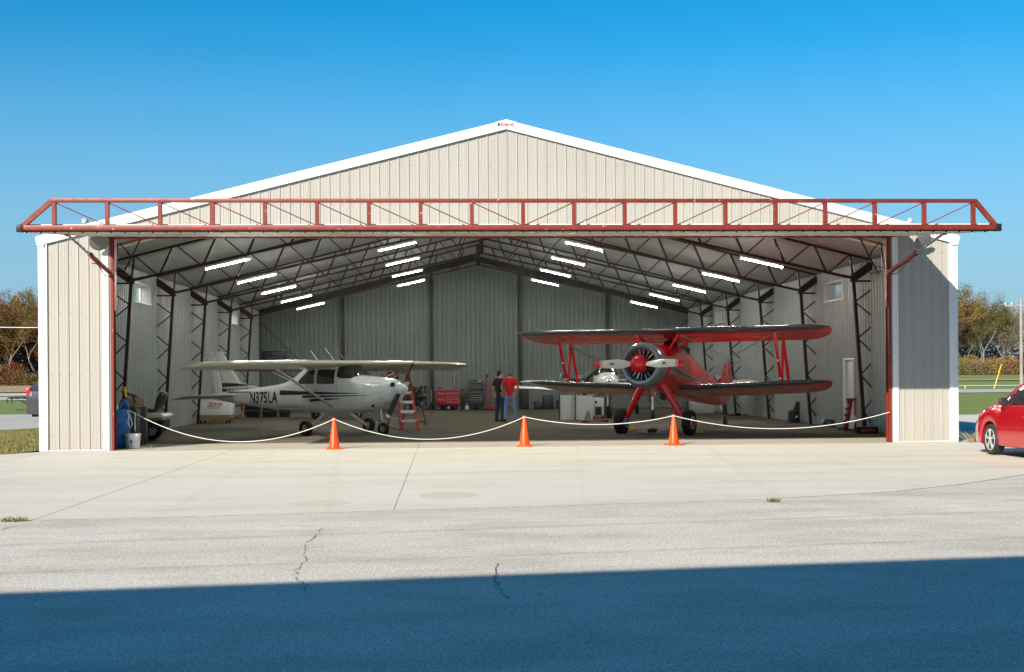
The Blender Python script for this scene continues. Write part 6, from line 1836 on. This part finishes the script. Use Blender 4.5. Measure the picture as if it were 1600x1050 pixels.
# ================================================================ CARS
def car(name, label, loc, rz, L, wb, wr, hwid, hood, shoulder, roof, body, xf, rear_up, spokes=5, suv=False):
    t = thing(name, label, 'car', loc, rz)
    front, rear = L / 2, -L / 2
    wf, wrr = xf, xf - wb
    def prof(x):
        u = (x - rear) / L
        # bottom with wheel arches
        zb = .20 + (.06 if suv else 0)
        for wx in (wf, wrr):
            d = abs(x - wx); ra = wr + .055
            if d < ra: zb = max(zb, wr + math.sqrt(ra * ra - d * d))
        # width
        hw = hwid * (1 - .22 * max(0, (x - (front - .75)) / .75) ** 2.2 - .10 * max(0, ((rear + .5) - x) / .5) ** 2)
        # hood / belt / roof lines
        fw = front - 1.15                         # windscreen foot
        nose = max(0, (x - (front - .45)) / .45)
        if x > fw:
            zs = shoulder - (shoulder - hood + .10) * ((x - fw) / (front - fw)) ** 1.2 - .20 * nose ** 2.2
            zt = zs + .075 * (1 - nose)
        else:
            zs = shoulder + .05 * min(1, (fw - x) / 2.5)
            a = min(1, (fw - x) / (.95 if not suv else .8)); a = math.sin(a * math.pi / 2)
            zt = zs + .075 + (roof - zs - .075) * a
            if x < rear + rear_up:
                k = ((rear + rear_up) - x) / rear_up
                zt = zt - (zt - zs - .06) * k ** 1.6
            zt -= .05 * max(0, (-x - .2) / 2)
        return zb, zs, zt, hw
    def half(x):
        zb, zs, zt, hw = prof(x)
        zb = min(zb, zs - .05)
        g = min(1, max(0, (zt - zs - .08) / .3))          # greenhouse factor
        hi = [hw * (.95 - .13 * g), zs + .5 * (zt - zs)]
        return [(hw * .80, zb), (hw * .975, zb + .01), (hw, zb + .35 * (zs - zb)), (hw * .995, zb + .7 * (zs - zb)), (hw * .955, zs - .015), (hw * (.93 - .02 * g), zs + .015),
                (hw * (.88 - .12 * g), zs + .62 * (zt - zs)), (hw * (.80 - .13 * g), zs + .90 * (zt - zs)), (hw * .45, zt - .008), (0, zt)]
    xs = []
    x = rear
    while x < front: xs.append(x); x += .045
    xs.append(front)
    b = MB()
    rings = []
    for x in xs:
        h = half(x)
        rings.append([(x, y, z) for y, z in h] + [(x, -y, z) for y, z in h[-2::-1]])
    b.loft(rings); bd = b.obj('body', M[body], t, smooth=40)
    # under tray and wheel wells
    b = MB(); b.bbox((rear + .15, -hwid * .72, .17), (front - .2, hwid * .72, .62)); b.obj('underbody', M['black'], t)
    # glass bands
    def band(xa, xb, i0, i1, f0, f1, sg, nm, mat_='glass', off=.012):
        bb = MB(); vs = []
        for x in lin(xa, xb, 14):
            h = half(x)
            p = Vector((h[i0][0], h[i0][1])).lerp(Vector((h[i1][0], h[i1][1])), f0)
            q = Vector((h[i0][0], h[i0][1])).lerp(Vector((h[i1][0], h[i1][1])), f1)
            for r in range(4):
                m_ = p.lerp(q, r / 3); vs.append((x, sg * (m_.x + off), m_.y + .002))
        bb.add(vs, [(i * 4 + r, i * 4 + r + 1, (i + 1) * 4 + r + 1, (i + 1) * 4 + r) for i in range(14) for r in range(3)])
        return bb.obj(nm, M[mat_], t)
    fw = front - 1.15
    for sg in (-1, 1):
        band(fw - .30, fw - .62, 5, 6, .05, .9, sg, 'quarter_pane')
        band(fw - .66, fw - 1.55, 5, 6, .04, 1.0, sg, 'side_window')
        band(fw - 1.61, fw - 2.35, 5, 6, .04, 1.0, sg, 'side_window')
        for xd in (fw - .25, fw - 1.58):
            bb = MB(); q = [(xd, sg * (half(xd)[k][0] + .001), half(xd)[k][1]) for k in (1, 2, 3, 4)]; bb.tube(q, .005, 4); bb.obj('door_seam', M['black'], t)
        # mirror
        mx = fw - .62; h = half(mx)
        bb = MB(); bb.sphere((mx, sg * (h[5][0] + .13), h[5][1] + .07), .10, 14, 10, (.55, 1.0, .75)); bb.box((mx, sg * (h[5][0] + .03), h[5][1] + .02), (.05, .10, .04)); mo = bb.obj('mirror', M['black'], t)
        bb = MB(); bb.sphere((mx + .022, sg * (h[5][0] + .135), h[5][1] + .075), .10, 14, 10, (.5, .98, .72)); bb.obj('mirror_cap', M[body], mo)
        bb = MB(); bb.sphere((mx - .048, sg * (h[5][0] + .13), h[5][1] + .07), .08, 12, 8, (.12, .95, .70)); bb.obj('mirror_glass', M['glass'], mo)
        # headlamp
        bb = MB(); vs = []
        for x in lin(front - .50, front - .05, 8):
            hq = half(x); vs += [(x, sg * (hq[3][0] + .008), hq[3][1] + .02), (x, sg * (hq[4][0] + .008), hq[4][1] - .0), (x, sg * (hq[5][0] * .97 + .006), hq[5][1] + .004)]
        bb.add(vs, [(i * 3 + r, i * 3 + r + 1, i * 3 + r + 4, i * 3 + r + 3) for i in range(8) for r in range(2)]); bb.obj('headlight', M['clear_lens'], t)
        bb = MB(); bb.bbox((rear - .01, sg * hwid * .62, shoulder - .14), (rear + .16, sg * hwid * .915, shoulder + .16)); bb.obj('tail_light', M['red_lens'], t, bevel=.03)
        for k_ in range(2):
            hx = (fw - 1.42, fw - 2.25)[k_]; h = half(hx)
            bb = MB(); bb.tube([(hx + .09, sg * (h[3][0] + .02), h[3][1] + .04), (hx - .09, sg * (h[3][0] + .02), h[3][1] + .045)], .012, 6); bb.obj('door_handle', M[body], t)
        for nm, wx in (('f', wf), ('r', wrr)):
            wh = link('wheel', None, t)
            c = (wx, sg * (hwid - .115), wr)
            bb = MB(); w = .20
            bb.lathe([(wr * .66, -w * .4), (wr * .9, -w * .5), (wr * .985, -w * .42), (wr, -w * .3), (wr, w * .3), (wr * .985, w * .42), (wr * .9, w * .5), (wr * .66, w * .42)], 40, c, (0, 1, 0)); bb.obj('tyre', M['rubber'], wh)
            bb = MB(); bb.lathe([(wr * .69, w * .2 * sg), (wr * .70, w * .46 * sg), (wr * .65, w * .47 * sg), (wr * .62, w * .2 * sg)], 40, c, (0, 1, 0)); bb.obj('rim', M['alloy'], wh)
            bb = MB(); bb.lathe([(.01, 0), (wr * .66, 0), (wr * .66, .01)], 30, (wx, sg * (hwid - .115 + .0), wr), (0, 1, 0)); bb.obj('brake_disc', M['charcoal'], wh)
            bb = MB()
            for k in range(spokes):
                a = 2 * math.pi * k / spokes + .3
                for da in (-.10, .10):
                    bb.bar((wx + .03 * math.cos(a), sg * (hwid - .115 + .078), wr + .03 * math.sin(a)), (wx + wr * .66 * math.cos(a + da * 1.4), sg * (hwid - .115 + .085), wr + wr * .66 * math.sin(a + da * 1.4)), .020, .038, up=(0, 1, 0))
            bb.lathe([(.05, .06 * sg), (.055, .085 * sg), (.03, .10 * sg), (.005, .10 * sg)], 16, (wx, sg * (hwid - .115), wr), (0, 1, 0)); bb.obj('spokes', M['alloy'], wh)['kind'] = 'stuff'
    # windscreen and rear glass
    for xa, xb, nm in ((fw - .04, fw - .70, 'windscreen'), (rear + .10, rear + rear_up * .8, 'rear_window')):
        bb = MB(); vs = []
        for x in lin(xa, xb, 10):
            h = half(x); pts = [(h[7][0] * .97, h[7][1] + .004), (h[8][0], h[8][1] + .012), (0, h[9][1] + .012), (-h[8][0], h[8][1] + .012), (-h[7][0] * .97, h[7][1] + .004)]
            vs += [(x, y, z) for y, z in pts]
        bb.add(vs, [(i * 5 + r, i * 5 + r + 1, (i + 1) * 5 + r + 1, (i + 1) * 5 + r) for i in range(10) for r in range(4)]); bb.obj(nm, M['glass'], t)
    bb = MB(); bb.bbox((front - .28, -hwid * .6, .26), (front - .0, hwid * .6, .40)); bb.obj('front_bumper', M['black'], t, bevel=.03)
    bb = MB(); bb.bbox((rear - .03, -hwid * .86, .30), (rear + .2, hwid * .86, .50)); bb.obj('rear_bumper', M['charcoal' if suv else 'black'], t, bevel=.04)
    return t
car('parked_car', 'red hatchback at the right edge, only its left front quarter in view', (10.22, -5.70, .008), R(90), 4.30, 2.5, .305, .855, .80, .98, 1.50, 'car_red', 1.14, .75)
sv = car('parked_car', 'grey sport utility vehicle with bike rack parked left of the hangar', (-15.5, 20.6, .0), R(0), 4.4, 2.6, .35, .90, .95, 1.12, 1.70, 'suv_grey', 1.3, .45, suv=True)
t = thing('bike_rack', 'black folding bike rack on the back of the grey vehicle', 'bike rack', (-17.65, 20.6, 0))
b = MB(); b.bar((.1, 0, .42), (-.75, 0, .42), .05, .05); b.obj('hitch_bar', M['black'], t)
for y in (-.25, .25):
    b = MB(); b.tube([(-.12, y, .45), (-.22, y, .88), (-.40, y, .92), (-.92, y, .92), (-1.0, y, .80), (-.95, y, .70)], .022, 8); b.obj('arm', M['black'], t)
for x in (-.35, -.65, -.85):
    b = MB(); b.bar((x, -.32, .90), (x, .32, .90), .05, .07); b.obj('cradle', M['black'], t)
b = MB(); b.bar((-.25, -.3, .70), (-.6, .2, .78), .04, .04); b.obj('brace', M['black'], t)

# ================================================================ UTILITIES
t = thing('utility_pole', 'wooden utility pole with crossarm at the right edge', 'utility pole', (53.45, 85, 0))
b = MB(); b.cyl((0, 0, 0), (0, 0, 8.5), .17, 12, .12); b.obj('pole', M['pole_wood'], t)
b = MB(); b.bbox((-1.6, -.08, 7.85), (1.2, .05, 7.99)); b.obj('crossarm', M['pole_wood'], t)
for x in (-1.5, -.9, .9):
    b = MB(); b.lathe([(.05, 8.0), (.07, 8.06), (.05, 8.12), (.07, 8.17), (.03, 8.22)], 10, (x, 0, 0)); b.obj('insulator', M['white'], t)
b = MB(); b.bar((-1.0, -.05, 7.85), (-.1, -.05, 7.2), .05, .05); b.obj('brace', M['pole_wood'], t)
b = MB(); b.cyl((-.1, 0, 7.3), (-2.7, 0, .3), .012, 5); b.obj('guy_wire', M['steel'], t)
b = MB(); b.cyl((-2.70, 0, .0), (-1.95, 0, 2.3), .05, 8); b.obj('guy_guard', M['yellow'], t)
t = thing('marker_post', 'short yellow marker post in the far right grass', 'marker post', (47.5, 84.0, 0))
b = MB(); b.cyl((0, 0, 0), (0, 0, .35), .05, 8); b.obj('post', M['yellow'], t)
def wire(lab, pts, m, r=.012):
    t = thing('power_line', lab, 'power line')
    b = MB()
    P_ = []
    for (a, c) in zip(pts, pts[1:]):
        for i in range(12):
            u = i / 12; P_.append((a[0] + (c[0] - a[0]) * u, a[1] + (c[1] - a[1]) * u, a[2] + (c[2] - a[2]) * u - 4 * u * (1 - u) * .5))
    P_.append(pts[-1]); b.tube(P_, r, 5); b.obj('wire', m, t)
wire('pale overhead wire crossing in front of the left trees', [(-75, 85, 7.9), (-30, 85, 6.3), (-5, 85, 6.5)], M['white'], .03)
wire('dark overhead wire low across the left trees', [(-75, 85, 5.4), (-30, 85, 5.4), (-5, 85, 5.6)], M['black'], .022)
wire('dark overhead wire crossing low in front of the right trees', [(25, 85, 4.7), (53.4, 85, 4.5), (95, 85, 4.6)], M['black'], .022)
wire('second dark overhead wire above the right lawn', [(25, 85, 5.2), (53.4, 85, 4.9), (95, 85, 5.0)], M['black'], .015)

# ================================================================ TREES
def tree_mesh(seed, H, spread, leaves, density):
    """returns (trunk mesh, crown mesh): tapered trunk, forking limbs, fine twigs and leaf clumps"""
    rnd = random.Random(seed)
    tb, cb = MB(), MB()
    tips = []
    def grow(p, d, ln, r, lvl):
        n = 3
        pts = [p]
        for i in range(n):
            d = (d + Vector((rnd.gauss(0, .14), rnd.gauss(0, .14), rnd.gauss(.03, .06)))).normalized()
            pts.append(pts[-1] + d * ln / n)
        r1 = r * .62
        tb.tube(pts, [r + (r1 - r) * i / n for i in range(n + 1)], 5 if lvl > 0 else 8, cap=False)
        if lvl >= 2: tips.append((pts[-1], lvl)); tips.append((pts[1], lvl))
        if lvl < 5:
            k = 3 if lvl in (0, 1, 2) else 2
            for j in range(k):
                a = rnd.uniform(0, 6.28); tilt = rnd.uniform(.30, .85) * spread
                base = pts[-1] if (j < 2 or lvl > 3) else pts[rnd.choice((1, 2))]
                side = Vector((math.cos(a), math.sin(a), 0))
                nd = (d + side * tilt + Vector((0, 0, .12))).normalized()
                grow(base, nd, ln * rnd.uniform(.62, .82), r1 * (.85 if j == 0 else .65), lvl + 1)
    grow(Vector((0, 0, -.2)), Vector((rnd.gauss(0, .05), rnd.gauss(0, .05), 1)), H * .30, H * .014, 0)
    me_t = tb.mesh('trunk', smooth=60, fixn=False); me_t.materials.append(M['bark'])
    vs, fs = [], []
    for (p, lvl) in tips:
        if rnd.random() > density: continue
        for i in range(leaves):
            q = p + Vector((rnd.gauss(0, .42), rnd.gauss(0, .42), rnd.gauss(0, .34)))
            s = rnd.uniform(.07, .17)
            a = Vector((rnd.gauss(0, 1), rnd.gauss(0, 1), rnd.gauss(0, 1))).normalized()
            c = a.orthogonal().normalized()
            o = len(vs)
            vs += [q + a * s, q + c * s * .6, q - a * s, q - c * s * .6]
            fs.append((o, o + 1, o + 2, o + 3))
    me_c = bpy.data.meshes.new('crown'); me_c.from_pydata([tuple(v) for v in vs], [], fs)
    return me_t, me_c
protos = [tree_mesh(11, 17, 1.0, 32, .75), tree_mesh(22, 19, .9, 26, .65), tree_mesh(33, 15, 1.15, 32, .85), tree_mesh(44, 18, .85, 14, .5), tree_mesh(55, 16, 1.05, 26, .75)]
leafm = ['leaf_gold', 'leaf_rust', 'leaf_olive', 'leaf_tan']
crowns = {}
def tree(x, y, z, pi, lm, s, rz, lab, grp):
    t = thing('tree', lab, 'tree', (x, y, z), rz, grp)
    t.scale = (s, s, s * 1.0)
    mt, mc = protos[pi]
    link('trunk', mt, t)
    key = (pi, lm)
    if key not in crowns:
        m2 = mc.copy(); m2.materials.clear(); m2.materials.append(M[lm]); crowns[key] = m2
    link('crown', crowns[key], t)
rnd = random.Random(101)
desc = {'leaf_gold': 'golden-brown', 'leaf_rust': 'rust-red', 'leaf_olive': 'olive-green', 'leaf_tan': 'thin tan'}
def belt(x0, x1, y0, side, n, rows, seedz, zf):
    for r_ in range(rows):
        for i in range(n):
            x = x0 + (x1 - x0) * (i + rnd.uniform(.1, .9)) / n
            y = y0 + r_ * 6 + rnd.uniform(-2.5, 2.5)
            lm = rnd.choice(leafm if side == 'right' else ['leaf_gold', 'leaf_rust', 'leaf_gold', 'leaf_olive'])
            s = rnd.uniform(.95, 1.25) * (1.0 + .06 * r_)
            tree(x, y, zf(x, y), rnd.randrange(5), lm, s, rnd.uniform(0, 6.28), f'{desc[lm]} autumn tree in the tree belt beyond the field on the {side}', f'{desc[lm]} trees beyond the field on the {side}')
belt(-128, -42, 252, 'left', 24, 4, 1, lambda x, y: 0)
belt(52, 132, 256, 'right', 22, 4, 2, lambda x, y: hgt(x, y))
# understorey: dense shrubs along the edge of each wood
def shrub_mesh(seed):
    rnd = random.Random(seed)
    b = MB()
    for i in range(9):
        a = rnd.uniform(0, 6.28); b.tube([(0, 0, 0), (math.cos(a) * .6, math.sin(a) * .6, 1.4), (math.cos(a) * 1.3, math.sin(a) * 1.3, rnd.uniform(2.4, 3.6))], [.06, .04, .015], 4, cap=False)
    me_t = b.mesh('stems', smooth=0, fixn=False); me_t.materials.append(M['bark'])
    vs, fs = [], []
    for i in range(1500):
        a = rnd.uniform(0, 6.28); rr_ = 2.3 * rnd.random() ** .5; z = rnd.uniform(.1, 3.8) * (1 - .3 * (rr_ / 2.3) ** 2)
        q = Vector((rr_ * math.cos(a), rr_ * math.sin(a), z)); s = rnd.uniform(.08, .18)
        u = Vector((rnd.gauss(0, 1), rnd.gauss(0, 1), rnd.gauss(0, 1))).normalized(); c = u.orthogonal().normalized(); o = len(vs)
        vs += [q + u * s, q + c * s * .6, q - u * s, q - c * s * .6]; fs.append((o, o + 1, o + 2, o + 3))
    me_c = bpy.data.meshes.new('foliage'); me_c.from_pydata([tuple(v) for v in vs], [], fs)
    return me_t, me_c
shr = [shrub_mesh(k) for k in (1, 2)]
shc = {}
for side, x0, x1, n in (('left', -128, -42, 34), ('right', 52, 132, 32)):
    for r_ in range(2):
        for i in range(n):
            x = x0 + (x1 - x0) * (i + rnd.random()) / n; y = 248 + r_ * 9 + rnd.uniform(-1, 1)
            lm = rnd.choice(['leaf_rust', 'leaf_tan', 'leaf_gold', 'leaf_olive'])
            t = thing('shrub', f'{desc[lm]} undergrowth shrub at the foot of the {side} tree belt', 'shrub', (x, y, hgt(x, y)), rnd.uniform(0, 6), f'{desc[lm]} shrubs edging the wood on the {side}')
            s = rnd.uniform(.8, 1.4); t.scale = (s, s, s * rnd.uniform(.8, 1.2))
            k = rnd.randrange(2)
            link('stems', shr[k][0], t)
            if (k, lm) not in shc:
                m2 = shr[k][1].copy(); m2.materials.append(M[lm]); shc[(k, lm)] = m2
            link('foliage', shc[(k, lm)], t)
# the far side of the wood reads as one mass
b = MB()
rnd = random.Random(5)
vs, fs = [], []
for side, x0, x1 in ((-1, -330, -40), (1, 50, 330)):
    for i in range(120000):
        x = rnd.uniform(x0, x1); y = rnd.uniform(276, 292)
        z = hgt(x, y) + rnd.random() ** .9 * (15 + 2.5 * math.sin(x * .31) + 1.5 * math.sin(x * .9))
        q = Vector((x, y, z)); s = rnd.uniform(.22, .5) * (1.3 - .5 * min(1, z / 12))
        u = Vector((rnd.gauss(0, 1), rnd.gauss(0, 1), rnd.gauss(0, 1))).normalized(); c = u.orthogonal().normalized(); o = len(vs)
        vs += [tuple(q + u * s), tuple(q + c * s * .6), tuple(q - u * s), tuple(q - c * s * .6)]; fs.append((o, o + 1, o + 2, o + 3))
me = bpy.data.meshes.new('distant_wood'); me.from_pydata(vs, [], fs); me.materials.append(M['leaf_tan'])
tag(link('distant_wood', me), 'far-off brown autumn wood behind the tree belts', 'wood', kind='stuff')
